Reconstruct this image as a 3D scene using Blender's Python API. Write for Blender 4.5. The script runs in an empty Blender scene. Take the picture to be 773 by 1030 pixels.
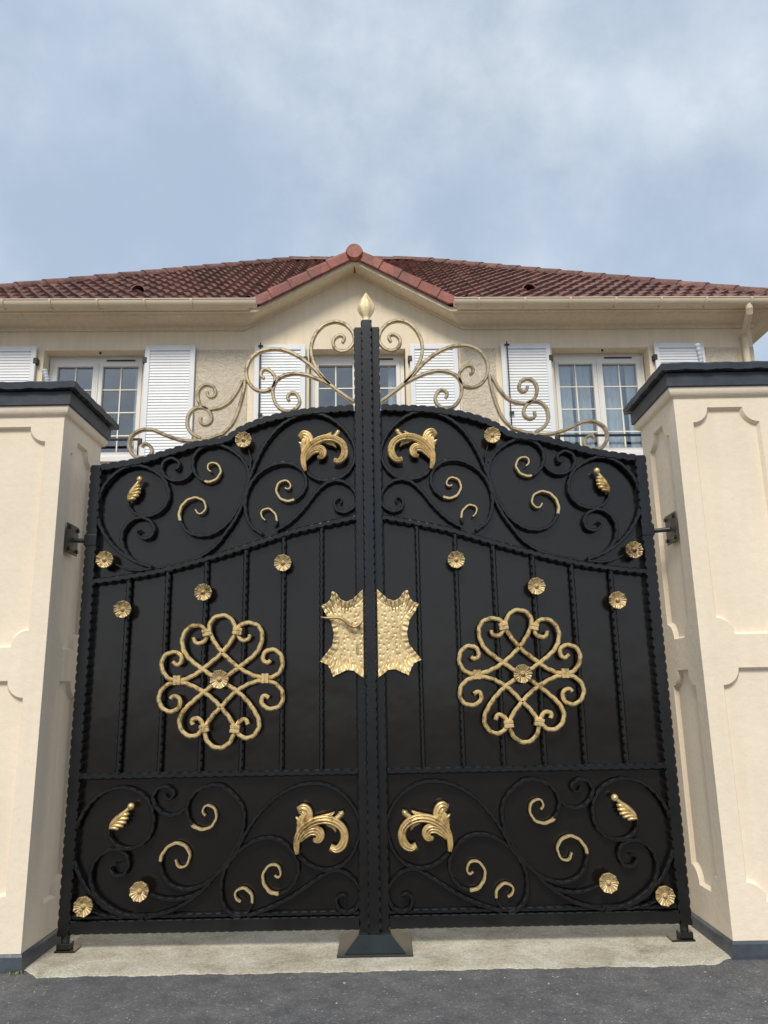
# Black and gold double driveway gate between two rendered pillars, house behind.
# Metric scene: gate plane is Y = 0, X to the right, Z up, street on the -Y side.
import bpy, bmesh, math, random
from mathutils import Vector, Matrix
random.seed(7)
PI = math.pi
scene = bpy.context.scene
COL = scene.collection

# ------------------------------------------------------------------ materials
def new_mat(name):
    m = bpy.data.materials.new(name); m.use_nodes = True
    nt = m.node_tree; b = nt.nodes['Principled BSDF']
    return m, nt, b
def N(nt, t, **kw):
    n = nt.nodes.new(t)
    for k, v in kw.items():
        if k in n.inputs: n.inputs[k].default_value = v
        else: setattr(n, k, v)
    return n
def noise(nt, scale, detail=6, rough=.6, vec=None, distortion=0):
    n = N(nt, 'ShaderNodeTexNoise'); n.inputs['Scale'].default_value = scale
    n.inputs['Detail'].default_value = detail; n.inputs['Roughness'].default_value = rough
    n.inputs['Distortion'].default_value = distortion
    if vec is None:
        g = nt.nodes.new('ShaderNodeNewGeometry'); vec = g.outputs['Position']
    nt.links.new(vec, n.inputs['Vector'])
    return n
def stretch(nt, sx, sy, sz):
    g = nt.nodes.new('ShaderNodeNewGeometry')
    mp = nt.nodes.new('ShaderNodeMapping'); mp.inputs['Scale'].default_value = (sx, sy, sz)
    nt.links.new(g.outputs['Position'], mp.inputs['Vector'])
    return mp.outputs['Vector']
def ramp(nt, src, stops):
    r = nt.nodes.new('ShaderNodeValToRGB'); e = r.color_ramp.elements
    while len(e) < len(stops): e.new(.5)
    for el, (p, c) in zip(e, stops):
        el.position = p; el.color = (*c, 1) if len(c) == 3 else c
    nt.links.new(src, r.inputs['Fac'])
    return r
def mixc(nt, fac, a, b, mode='MIX'):
    m = nt.nodes.new('ShaderNodeMix'); m.data_type = 'RGBA'; m.blend_type = mode
    for sock, v in ((m.inputs[0], fac), (m.inputs[6], a), (m.inputs[7], b)):
        if hasattr(v, 'is_linked') or hasattr(v, 'links'): nt.links.new(v, sock)
        elif isinstance(v, (int, float)): sock.default_value = v
        else: sock.default_value = (*v, 1)
    return m.outputs[2]
def bump(nt, b, src, strength, dist, prev=None):
    n = nt.nodes.new('ShaderNodeBump'); n.inputs['Strength'].default_value = strength
    n.inputs['Distance'].default_value = dist
    nt.links.new(src, n.inputs['Height'])
    if prev: nt.links.new(prev.outputs['Normal'], n.inputs['Normal'])
    nt.links.new(n.outputs['Normal'], b.inputs['Normal'])
    return n
def simple(name, col, rough, var=.12, scale=6, bscale=60, bstr=.15, bdist=.002, metal=0, spec=.5):
    m, nt, b = new_mat(name)
    n = noise(nt, scale)
    lo = tuple(c * (1 - var) for c in col); hi = tuple(min(1, c * (1 + var)) for c in col)
    r = ramp(nt, n.outputs['Fac'], [(.3, lo), (.7, hi)])
    nt.links.new(r.outputs['Color'], b.inputs['Base Color'])
    b.inputs['Roughness'].default_value = rough; b.inputs['Metallic'].default_value = metal
    b.inputs['Specular IOR Level'].default_value = spec
    n2 = noise(nt, bscale, 4)
    bump(nt, b, n2.outputs['Fac'], bstr, bdist)
    return m

def mat_render(name, col, streak=.1, grain=.25, gd=.003):
    # painted masonry render: soft blotches, faint vertical rain streaks, fine grain
    m, nt, b = new_mat(name)
    n1 = noise(nt, 1.7, 5, .55)
    n2 = noise(nt, 3.0, 4, .6, stretch(nt, 6, 6, .45))
    n3 = noise(nt, 260, 3, .6)
    n4 = noise(nt, 22, 5, .6)
    c1 = ramp(nt, n1.outputs['Fac'], [(.3, tuple(c * .93 for c in col)), (.7, tuple(min(1, c * 1.04) for c in col))])
    c2 = ramp(nt, n2.outputs['Fac'], [(.35, (1 - streak, 1 - streak * 1.1, 1 - streak * 1.2)), (.62, (1, 1, 1))])
    c = mixc(nt, 1.0, c1.outputs['Color'], c2.outputs['Color'], 'MULTIPLY')
    n5 = noise(nt, 7, 8, .72, distortion=.4)
    st = ramp(nt, n5.outputs['Fac'], [(.60, (1, 1, 1)), (.74, (.90, .885, .86))])
    c = mixc(nt, 1.0, c, st.outputs['Color'], 'MULTIPLY')
    n6 = noise(nt, 75, 3, .5); pt = ramp(nt, n6.outputs['Fac'], [(.73, (1, 1, 1)), (.78, (.78, .76, .72))])
    c = mixc(nt, 1.0, c, pt.outputs['Color'], 'MULTIPLY')
    nt.links.new(c, b.inputs['Base Color'])
    b.inputs['Roughness'].default_value = .82; b.inputs['Specular IOR Level'].default_value = .3
    p = bump(nt, b, n4.outputs['Fac'], .4, .008)
    bump(nt, b, n3.outputs['Fac'], grain, gd, p)
    return m
M = {}
M['pillar'] = mat_render('cream_render_paint', (.87, .745, .58), .03, .22, .002)
M['wall'] = mat_render('house_smooth_render', (.87, .745, .56), .06, .3, .003)
M['trim'] = mat_render('cornice_paint', (.80, .68, .51), .08, .15, .002)

def mat_rough():
    m, nt, b = new_mat('rough_trowelled_render')
    n1 = noise(nt, 14, 8, .75, distortion=.8)
    n2 = noise(nt, 45, 6, .7, distortion=.5)
    c = ramp(nt, n1.outputs['Fac'], [(.3, (.74, .625, .48)), (.7, (.88, .765, .60))])
    nt.links.new(c.outputs['Color'], b.inputs['Base Color']); b.inputs['Roughness'].default_value = .9
    p = bump(nt, b, n1.outputs['Fac'], .9, .045)
    bump(nt, b, n2.outputs['Fac'], .7, .018, p)
    return m
M['rough'] = mat_rough()

def mat_iron(name, gilded):
    # satin black paint; where the 'gilt' attribute says so, brushed-on gold patina
    m, nt, b = new_mat(name)
    n1 = noise(nt, 9, 5, .6); n2 = noise(nt, 90, 4, .6)
    c = ramp(nt, n1.outputs['Fac'], [(.3, (.004, .0039, .004)), (.72, (.010, .0097, .010))])
    col = c.outputs['Color']
    b.inputs['Roughness'].default_value = .24; b.inputs['Specular IOR Level'].default_value = .55
    if gilded:
        at = nt.nodes.new('ShaderNodeAttribute'); at.attribute_name = 'gilt'
        n3 = noise(nt, 70, 4, .7)
        ad = N(nt, 'ShaderNodeMath', operation='ADD'); sb = N(nt, 'ShaderNodeMath', operation='SUBTRACT')
        nt.links.new(at.outputs['Fac'], ad.inputs[0]); nt.links.new(n3.outputs['Fac'], ad.inputs[1])
        ad2 = ramp(nt, ad.outputs[0], [(.84, (0, 0, 0)), (1.06, (1, 1, 1))])
        f = ad2.outputs['Color']
        col = mixc(nt, f, col, (.70, .53, .27))
        nt.links.new(col, b.inputs['Base Color'])
        mm = N(nt, 'ShaderNodeMath', operation='MULTIPLY'); nt.links.new(f, mm.inputs[0]); mm.inputs[1].default_value = .55
        nt.links.new(mm.outputs[0], b.inputs['Metallic'])
    else:
        nt.links.new(col, b.inputs['Base Color'])
    bump(nt, b, n2.outputs['Fac'], .3, .002)
    return m
M['iron'] = mat_iron('satin_black_iron', False)
M['gilt_iron'] = mat_iron('black_iron_with_gilded_tips', True)
def mat_sheet():
    m, nt, b = new_mat('black_sheet_steel')
    n1 = noise(nt, 1.3, 4, .5); n2 = noise(nt, 2.2, 3, .5); n3 = noise(nt, 3, 5, .6)
    c = ramp(nt, n1.outputs['Fac'], [(.3, (.0050, .0042, .0036)), (.7, (.0075, .0062, .0054))])
    nt.links.new(c.outputs['Color'], b.inputs['Base Color'])
    r = ramp(nt, n3.outputs['Fac'], [(.3, (.15, .15, .15)), (.7, (.21, .21, .21))])
    nt.links.new(r.outputs['Color'], b.inputs['Roughness'])
    b.inputs['Specular IOR Level'].default_value = .66; b.inputs['Specular Tint'].default_value = (1, .93, .86, 1)
    bump(nt, b, n2.outputs['Fac'], .35, .02)
    return m
M['sheet'] = mat_sheet()
def mat_gold(name, hi, lo, metal, rough, sc=38):
    m, nt, b = new_mat(name)
    n1 = noise(nt, sc, 6, .65); n2 = noise(nt, 150, 4, .6)
    n0 = noise(nt, 7, 4, .6); ad = N(nt, 'ShaderNodeMath', operation='MULTIPLY_ADD'); nt.links.new(n0.outputs['Fac'], ad.inputs[0]); ad.inputs[1].default_value = .7; nt.links.new(n1.outputs['Fac'], ad.inputs[2])
    sc2 = N(nt, 'ShaderNodeMath', operation='SUBTRACT'); nt.links.new(ad.outputs[0], sc2.inputs[0]); sc2.inputs[1].default_value = .35
    c = ramp(nt, sc2.outputs[0], [(.34, lo), (.50, hi), (.8, tuple(min(1, x * 1.12) for x in hi))])
    nt.links.new(c.outputs['Color'], b.inputs['Base Color'])
    b.inputs['Metallic'].default_value = metal; b.inputs['Roughness'].default_value = rough
    bump(nt, b, n2.outputs['Fac'], .35, .002)
    return m
M['gold'] = mat_gold('brushed_gold_paint', (.74, .55, .26), (.34, .21, .08), .50, .34)
M['old_gold'] = mat_gold('antique_gold_paint', (.50, .37, .18), (.13, .08, .04), .45, .38, 60)
M['crest'] = mat_gold('champagne_gold_paint', (.40, .32, .205), (.20, .15, .09), .55, .34, 24)
M['plate'] = mat_gold('lock_plate_gold', (.80, .62, .33), (.55, .39, .18), .25, .38)
M['flame'] = mat_gold('flame_gold_paint', (.74, .60, .36), (.60, .46, .24), .15, .5)

M['coping'] = simple('slate_grey_coping_paint', (.034, .042, .055), .55, .35, 9, 40, .35, .004)
M['plinth'] = simple('blue_grey_bitumen_plinth', (.06, .07, .085), .38, .4, 7, 30, .4, .004)
M['base'] = simple('dark_green_black_steel', (.016, .022, .024), .35, .3)
M['steel'] = simple('dull_grey_steel', (.075, .07, .062), .5, .3, 30, metal=.4)
M['white'] = simple('white_shutter_paint', (.77, .775, .785), .5, .04, 4)
M['frame'] = simple('white_window_frame', (.80, .77, .72), .35, .03, 4)
M['bead'] = simple('brass_glazing_bead', (.84, .80, .68), .35, .1)
M['gutter'] = simple('sand_pvc_gutter', (.68, .56, .41), .42, .06, 5)
M['hinge'] = simple('dark_bronze_hinge', (.03, .02, .025), .5)
M['conduit'] = simple('grey_plastic_conduit', (.42, .43, .46), .5)
M['curtain'] = simple('sheer_white_curtain', (.82, .84, .84), .8, .05, 8)
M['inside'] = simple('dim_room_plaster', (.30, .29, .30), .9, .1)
M['weed'] = simple('weed_green', (.17, .16, .05), .7, .4, 60)
M['pebble'] = simple('pale_pebble', (.42, .40, .37), .8, .5, 9)

def mat_tiles(name, a, b_, c_, moss):
    m, nt, b = new_mat(name)
    n1 = noise(nt, 3.2, 5, .7); n2 = noise(nt, 22, 6, .7)
    c = ramp(nt, n1.outputs['Fac'], [(.28, a), (.5, b_), (.75, c_)])
    s = ramp(nt, n2.outputs['Fac'], [(.36, tuple([1 - moss] * 3)), (.6, (1, 1, 1))])
    vt = N(nt, 'ShaderNodeTexVoronoi'); vt.inputs['Scale'].default_value = 1.0; nt.links.new(stretch(nt, 5.9, 3.7, 0), vt.inputs['Vector'])
    sv = N(nt, 'ShaderNodeSeparateColor'); nt.links.new(vt.outputs['Color'], sv.inputs[0])
    tv = ramp(nt, sv.outputs[0], [(.1, (.78, .76, .76)), (.6, (1, 1, 1)), (.95, (1.2, 1.18, 1.15))])
    c0 = mixc(nt, 1.0, c.outputs['Color'], s.outputs['Color'], 'MULTIPLY')
    nt.links.new(mixc(nt, 1.0, c0, tv.outputs['Color'], 'MULTIPLY'), b.inputs['Base Color'])
    b.inputs['Roughness'].default_value = .55
    bump(nt, b, n2.outputs['Fac'], .4, .006)
    return m
M['tile'] = mat_tiles('weathered_brown_roof_tile', (.125, .053, .041), (.21, .090, .066), (.29, .14, .105), .55)
M['verge'] = mat_tiles('brick_red_ridge_tile', (.235, .062, .042), (.30, .082, .056), (.36, .11, .075), .35)

def mat_glass():
    m, nt, b = new_mat('window_glass')
    nt.nodes.remove(b)
    out = nt.nodes['Material Output']
    tr = N(nt, 'ShaderNodeBsdfTransparent'); tr.inputs['Color'].default_value = (.84, .88, .90, 1)
    gl = N(nt, 'ShaderNodeBsdfGlossy'); gl.inputs['Roughness'].default_value = .02
    lw = N(nt, 'ShaderNodeLayerWeight'); lw.inputs['Blend'].default_value = .5
    pw = N(nt, 'ShaderNodeMath', operation='POWER'); nt.links.new(lw.outputs['Facing'], pw.inputs[0]); pw.inputs[1].default_value = 4
    fr = N(nt, 'ShaderNodeMath', operation='MULTIPLY_ADD'); nt.links.new(pw.outputs[0], fr.inputs[0]); fr.inputs[1].default_value = .85; fr.inputs[2].default_value = .20
    mx = N(nt, 'ShaderNodeMixShader')
    n = noise(nt, 1.4, 2, .5); bp = N(nt, 'ShaderNodeBump'); bp.inputs['Strength'].default_value = .05; bp.inputs['Distance'].default_value = .3
    nt.links.new(n.outputs['Fac'], bp.inputs['Height']); nt.links.new(bp.outputs['Normal'], gl.inputs['Normal'])
    nt.links.new(fr.outputs[0], mx.inputs[0]); nt.links.new(tr.outputs[0], mx.inputs[1]); nt.links.new(gl.outputs[0], mx.inputs[2])
    nt.links.new(mx.outputs[0], out.inputs['Surface'])
    return m
M['glass'] = mat_glass()

def mat_asphalt():
    m, nt, b = new_mat('asphalt')
    n1 = noise(nt, 1.1, 5, .6); n2 = noise(nt, 150, 4, .7); n4 = noise(nt, 8, 6, .65)
    v = N(nt, 'ShaderNodeTexVoronoi'); v.inputs['Scale'].default_value = 150
    g = nt.nodes.new('ShaderNodeNewGeometry'); nt.links.new(g.outputs['Position'], v.inputs['Vector'])
    base = ramp(nt, n1.outputs['Fac'], [(.3, (.108, .109, .114)), (.7, (.150, .148, .150))])
    pat = ramp(nt, n4.outputs['Fac'], [(.34, (.72, .72, .73)), (.64, (1.14, 1.13, 1.11))])
    sp = N(nt, 'ShaderNodeSeparateColor'); nt.links.new(v.outputs['Color'], sp.inputs[0])
    st = ramp(nt, sp.outputs[0], [(.1, (.78, .78, .79)), (.72, (1.04, 1.04, 1.04)), (.97, (1.3, 1.28, 1.25)), (.993, (2.4, 2.3, 2.2))])
    c = mixc(nt, 1.0, base.outputs['Color'], pat.outputs['Color'], 'MULTIPLY')
    c = mixc(nt, 1.0, c, st.outputs['Color'], 'MULTIPLY')
    # a few rusty brown stains
    n5 = noise(nt, 2.3, 3, .5); sm = ramp(nt, n5.outputs['Fac'], [(.66, (0, 0, 0)), (.76, (.55, .55, .55))])
    c = mixc(nt, sm.outputs['Color'], c, (.105, .075, .05))
    nt.links.new(c, b.inputs['Base Color']); b.inputs['Roughness'].default_value = .85
    p = bump(nt, b, v.outputs['Distance'], .45, .006)
    bump(nt, b, n2.outputs['Fac'], .4, .003, p)
    return m
M['asphalt'] = mat_asphalt()
def mat_concrete():
    m, nt, b = new_mat('worn_concrete')
    n1 = noise(nt, 3.4, 8, .72, distortion=.5); n2 = noise(nt, 90, 5, .75); n3 = noise(nt, 14, 6, .7); n4 = noise(nt, 4.5, 4, .6, stretch(nt, 1, 2.5, 1))
    c = ramp(nt, n1.outputs['Fac'], [(.30, (.30, .265, .195)), (.48, (.52, .475, .375)), (.70, (.70, .66, .56))])
    s = ramp(nt, n2.outputs['Fac'], [(.34, (.58, .56, .5)), (.54, (1.0, 1.0, 1.0)), (.78, (1.2, 1.2, 1.2))])
    w = ramp(nt, n4.outputs['Fac'], [(.58, (0, 0, 0)), (.72, (.6, .6, .6))])
    c2 = mixc(nt, 1.0, c.outputs['Color'], s.outputs['Color'], 'MULTIPLY')
    c3 = mixc(nt, w.outputs['Color'], c2, (.66, .64, .60))
    nt.links.new(c3, b.inputs['Base Color']); b.inputs['Roughness'].default_value = .9
    p = bump(nt, b, n3.outputs['Fac'], .5, .012)
    bump(nt, b, n2.outputs['Fac'], .7, .005, p)
    return m
M['concrete'] = mat_concrete()
M['yard'] = simple('gravelly_yard', (.15, .12, .09), .9, .3, 3, 50, .6, .01)

# ------------------------------------------------------------------ helpers
def link(name, bm, mat, parent=None, smooth=False, recalc=True):
    if recalc: bmesh.ops.recalc_face_normals(bm, faces=bm.faces[:])
    me = bpy.data.meshes.new(name); bm.to_mesh(me); bm.free()
    o = bpy.data.objects.new(name, me); COL.objects.link(o)
    if mat is not None: me.materials.append(mat)
    if smooth:
        for p in me.polygons: p.use_smooth = True
    if parent is not None: o.parent = parent
    return o
def thing(name, label, cat, loc=(0, 0, 0), group=None, rot=0):
    o = bpy.data.objects.new(name, None); COL.objects.link(o)
    o.empty_display_size = .2
    o.location = loc; o.rotation_euler = (0, 0, rot)
    o['label'] = label; o['category'] = cat
    if group: o['group'] = group
    return o
def quad_box(bm, x0, x1, y0, y1, z0, z1, mtx=None):
    vs = [bm.verts.new(Vector(p)) for p in ((x0, y0, z0), (x1, y0, z0), (x1, y1, z0), (x0, y1, z0), (x0, y0, z1), (x1, y0, z1), (x1, y1, z1), (x0, y1, z1))]
    for f in ((3, 2, 1, 0), (4, 5, 6, 7), (0, 1, 5, 4), (1, 2, 6, 5), (2, 3, 7, 6), (3, 0, 4, 7)):
        bm.faces.new([vs[i] for i in f])
    if mtx is not None:
        for v in vs: v.co = mtx @ v.co
    return vs
def bevel_all(bm, w, seg=2):
    bmesh.ops.bevel(bm, geom=bm.edges[:], offset=w, segments=seg, affect='EDGES', profile=.5)
def box_obj(name, dims, mat, parent=None, bev=0, seg=2):
    bm = bmesh.new(); quad_box(bm, *dims)
    if bev: bevel_all(bm, bev, seg)
    return link(name, bm, mat, parent)
def cyl(bm, p0, p1, r0, r1=None, n=14, cap=True):
    r1 = r0 if r1 is None else r1
    p0, p1 = Vector(p0), Vector(p1); d = (p1 - p0).normalized()
    a = d.orthogonal().normalized(); b = d.cross(a)
    A = [bm.verts.new(p0 + (a * math.cos(t) + b * math.sin(t)) * r0) for t in [2 * PI * k / n for k in range(n)]]
    B = [bm.verts.new(p1 + (a * math.cos(t) + b * math.sin(t)) * r1) for t in [2 * PI * k / n for k in range(n)]]
    for k in range(n): bm.faces.new((A[k], A[(k + 1) % n], B[(k + 1) % n], B[k]))
    if cap: bm.faces.new(A[::-1]); bm.faces.new(B)
def pipe(bm, pts, r, n=12):
    # round pipe along 3-D points
    pts = [Vector(p) for p in pts]; rings = []
    ref = None
    for i, p in enumerate(pts):
        t = (pts[min(i + 1, len(pts) - 1)] - pts[max(i - 1, 0)]).normalized()
        if ref is None: ref = t.orthogonal().normalized()
        a = (ref - t * ref.dot(t)).normalized(); ref = a; b = t.cross(a)
        rr = r[i] if isinstance(r, (list, tuple)) else r
        rings.append([bm.verts.new(p + (a * math.cos(u) + b * math.sin(u)) * rr) for u in [2 * PI * k / n for k in range(n)]])
    for A, B in zip(rings, rings[1:]):
        for k in range(n): bm.faces.new((A[k], A[(k + 1) % n], B[(k + 1) % n], B[k]))
    bm.faces.new(rings[0][::-1]); bm.faces.new(rings[-1])

def catmull(pts, sub=10):
    P = [Vector(p) for p in pts]; out = []
    P = [2 * P[0] - P[1]] + P + [2 * P[-1] - P[-2]]
    for i in range(1, len(P) - 2):
        p0, p1, p2, p3 = P[i - 1:i + 3]
        for k in range(sub):
            t = k / sub
            out.append(.5 * ((2 * p1) + (p2 - p0) * t + (2 * p0 - 5 * p1 + 4 * p2 - p3) * t * t + (3 * p1 - p0 - 3 * p2 + p3) * t ** 3))
    out.append(P[-2])
    return out
def resample(pts, step):
    L = [0]
    for a, b in zip(pts, pts[1:]): L.append(L[-1] + (b - a).length)
    n = max(4, int(L[-1] / step)); out = []; j = 0
    for i in range(n + 1):
        s = L[-1] * i / n
        while j < len(L) - 2 and L[j + 1] < s: j += 1
        d = L[j + 1] - L[j]
        out.append(pts[j].lerp(pts[j + 1], (s - L[j]) / d if d > 1e-9 else 0))
    return out, L[-1]
def smooth_path(pts, step=.008, it=5):
    c, _ = resample(catmull([Vector((p[0], p[1])) for p in pts]), step)
    for _ in range(it):
        c = [c[0]] + [c[i] * .5 + (c[i - 1] + c[i + 1]) * .25 for i in range(1, len(c) - 1)] + [c[-1]]
    return c
def sweep(bm, path, w, y0, y1, dent=0., period=.055, cham=.22, taper=0, w_end=None, gilt=0., lay=None, m=1, twist=.5):
    """Bar of in-plane width w and depth y0..y1 along a 2-D path (X, Z) in the gate plane; hammered edges."""
    s = 0; rings = []; n = len(path); ym = (y0 + y1) / 2; h = (y1 - y0) / 2
    tot = sum((b - a).length for a, b in zip(path, path[1:]))
    for i, p in enumerate(path):
        if i: s += (p - path[i - 1]).length
        t = (path[min(i + 1, n - 1)] - path[max(i - 1, 0)]).normalized()
        nn = Vector((-t.y, t.x))
        ww = w / 2
        hh = h
        if w_end is not None and taper:                      # flattened, narrower tail at the start
            k = min(1, s / taper); ww = w_end / 2 + (w / 2 - w_end / 2) * k
        d1 = dent * max(0, math.sin(2 * PI * s / period)) ** 1.5
        d2 = dent * max(0, math.sin(2 * PI * s / period + PI * 2 * twist)) ** 1.5
        c = min(ww, hh) * cham * 2
        prof = [(-ww + c + d1 * .8, -hh), (ww - c - d2 * .8, -hh), (ww - d2, -hh + c + d2 * .7), (ww - d2 * .5, hh - c), (ww - c, hh), (-ww + c, hh), (-ww + d1 * .5, hh - c), (-ww + d1, -hh + c + d1 * .7)]
        ring = []
        for a, b in prof:
            q = p + nn * a
            v = bm.verts.new((q.x * m, ym + b, q.y))
            if lay is not None: v[lay] = max(0, min(1, .5 + (gilt - s) / .03)) if gilt else 0
            ring.append(v)
        rings.append(ring)
    K = 8
    for A, B in zip(rings, rings[1:]):
        for k in range(K): bm.faces.new((A[k], A[(k + 1) % K], B[(k + 1) % K], B[k]))
    bm.faces.new(rings[0][::-1]); bm.faces.new(rings[-1])

# ------------------------------------------------------------------ ground
def sheet(name, x0, x1, y0, y1, z, mat, nx=1, ny=1, edge=None):
    bm = bmesh.new(); g = []
    for j in range(ny + 1):
        row = []
        for i in range(nx + 1):
            x = x0 + (x1 - x0) * i / nx; y = y0 + (y1 - y0) * j / ny
            if edge and j == 0: y += edge(x)
            row.append(bm.verts.new((x, y, z)))
        g.append(row)
    for j in range(ny):
        for i in range(nx): bm.faces.new((g[j][i], g[j][i + 1], g[j + 1][i + 1], g[j + 1][i]))
    o = link(name, bm, mat, recalc=False); o['kind'] = 'structure'
    return o
sheet('ground', -400, 400, -400, 400, -.03, M['yard'])
sheet('road', -60, 60, -14, 1.2, -.004, M['asphalt'])
def edge(x):
    return .006 * math.sin(x * 13.1) + .004 * math.sin(x * 41 + 1) + .003 * math.sin(x * 97 + 2) + .002 * math.sin(x * 230)
bm = bmesh.new()
prev = None
for i in range(301):                                           # threshold slab, its worn front edge stands 15 mm above the asphalt
    x = -1.70 + 3.43 * i / 300
    yf = -.365 + edge(x) + .09 * min(1, max(0, (abs(x - .015) - 1.60) / .10))
    ring = [bm.verts.new(p) for p in ((x, yf - .012, -.02), (x, yf, .0), (x, yf + .03, .004), (x, 3.4, .004), (x, 3.4, -.02))]
    if prev:
        for a in range(4): bm.faces.new((prev[a], prev[a + 1], ring[a + 1], ring[a]))
    prev = ring
o = link('concrete_threshold', bm, M['concrete']); o['kind'] = 'structure'

bm = bmesh.new()                                                # loose grit on the asphalt
for i in range(420):
    x = random.uniform(-3, 3); y = random.uniform(-2.3, -.40); r = random.choice((.0015, .002, .0025, .003, .0045)) * random.uniform(.7, 1.3)
    mt = Matrix.Translation((x, y, -.003)) @ Matrix.Rotation(random.uniform(0, 6), 4, 'Z') @ Matrix.Diagonal((r * 1.4, r, r * .8, 1))
    bmesh.ops.create_icosphere(bm, subdivisions=1, radius=1, matrix=mt)
o = link('grit', bm, M['pebble']); o['kind'] = 'stuff'

# ------------------------------------------------------------------ pillars
def notch_outline(x0, x1, z0, z1, r, n=8):
    """Panel outline with concave (scooped) corners, counter-clockwise."""
    pts = []
    for cx, cz, a0 in ((x0, z0, 90), (x1, z0, 180), (x1, z1, 270), (x0, z1, 0)):
        for k in range(n + 1):
            a = math.radians(a0 - 90 * k / n)
            pts.append((cx + r * math.cos(a), cz + r * math.sin(a)))
    return pts
def face_with_panels(bm, x0, x1, z0, z1, panels, depth, M4):
    """Rectangular wall face (local x, z; outward is -y) with sunk panels."""
    zs = [z0] + sum([[p[2], p[3]] for p in panels], []) + [z1]
    def V(x, y, z): return bm.verts.new(M4 @ Vector((x, y, z)))
    z_cut = [z0] + [(panels[i][3] + panels[i + 1][2]) / 2 for i in range(len(panels) - 1)] + [z1]
    for (px0, px1, pz0, pz1, r), za, zb in zip(panels, z_cut, z_cut[1:]):
        out = notch_outline(px0, px1, pz0, pz1, r)
        n = len(out); q = n // 4
        O = [V(a, 0, b) for a, b in out]
        e = .012                                               # softened arris of the recess
        I = [V(a + (e if a < (px0 + px1) / 2 else -e), depth, b + (e if b < (pz0 + pz1) / 2 else -e)) for a, b in out]
        for k in range(n): bm.faces.new((O[k], O[(k + 1) % n], I[(k + 1) % n], I[k]))
        bm.faces.new(I)
        C = [V(x0, 0, za), V(x1, 0, za), V(x1, 0, zb), V(x0, 0, zb)]
        # corner fans + four trapezoid strips round the panel
        for c in range(4):
            seg = O[c * q:(c + 1) * q]
            for a, b in zip(seg, seg[1:]): bm.faces.new((C[c], b, a))
            nxt = O[((c + 1) * q) % n]
            bm.faces.new((C[c], C[(c + 1) % 4], nxt, seg[-1]))
def ring_sweep(bm, prof, hw):
    """Square moulding round a pillar: prof is (overhang, z) bottom to top."""
    rings = []
    for o_, z in prof:
        a = hw + o_
        rings.append([bm.verts.new(p) for p in ((-a, -a, z), (a, -a, z), (a, a, z), (-a, a, z))])
    for A, B in zip(rings, rings[1:]):
        for k in range(4): bm.faces.new((A[k], A[(k + 1) % 4], B[(k + 1) % 4], B[k]))
    bm.faces.new(rings[0][::-1]); bm.faces.new(rings[-1])
HW = .285
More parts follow.
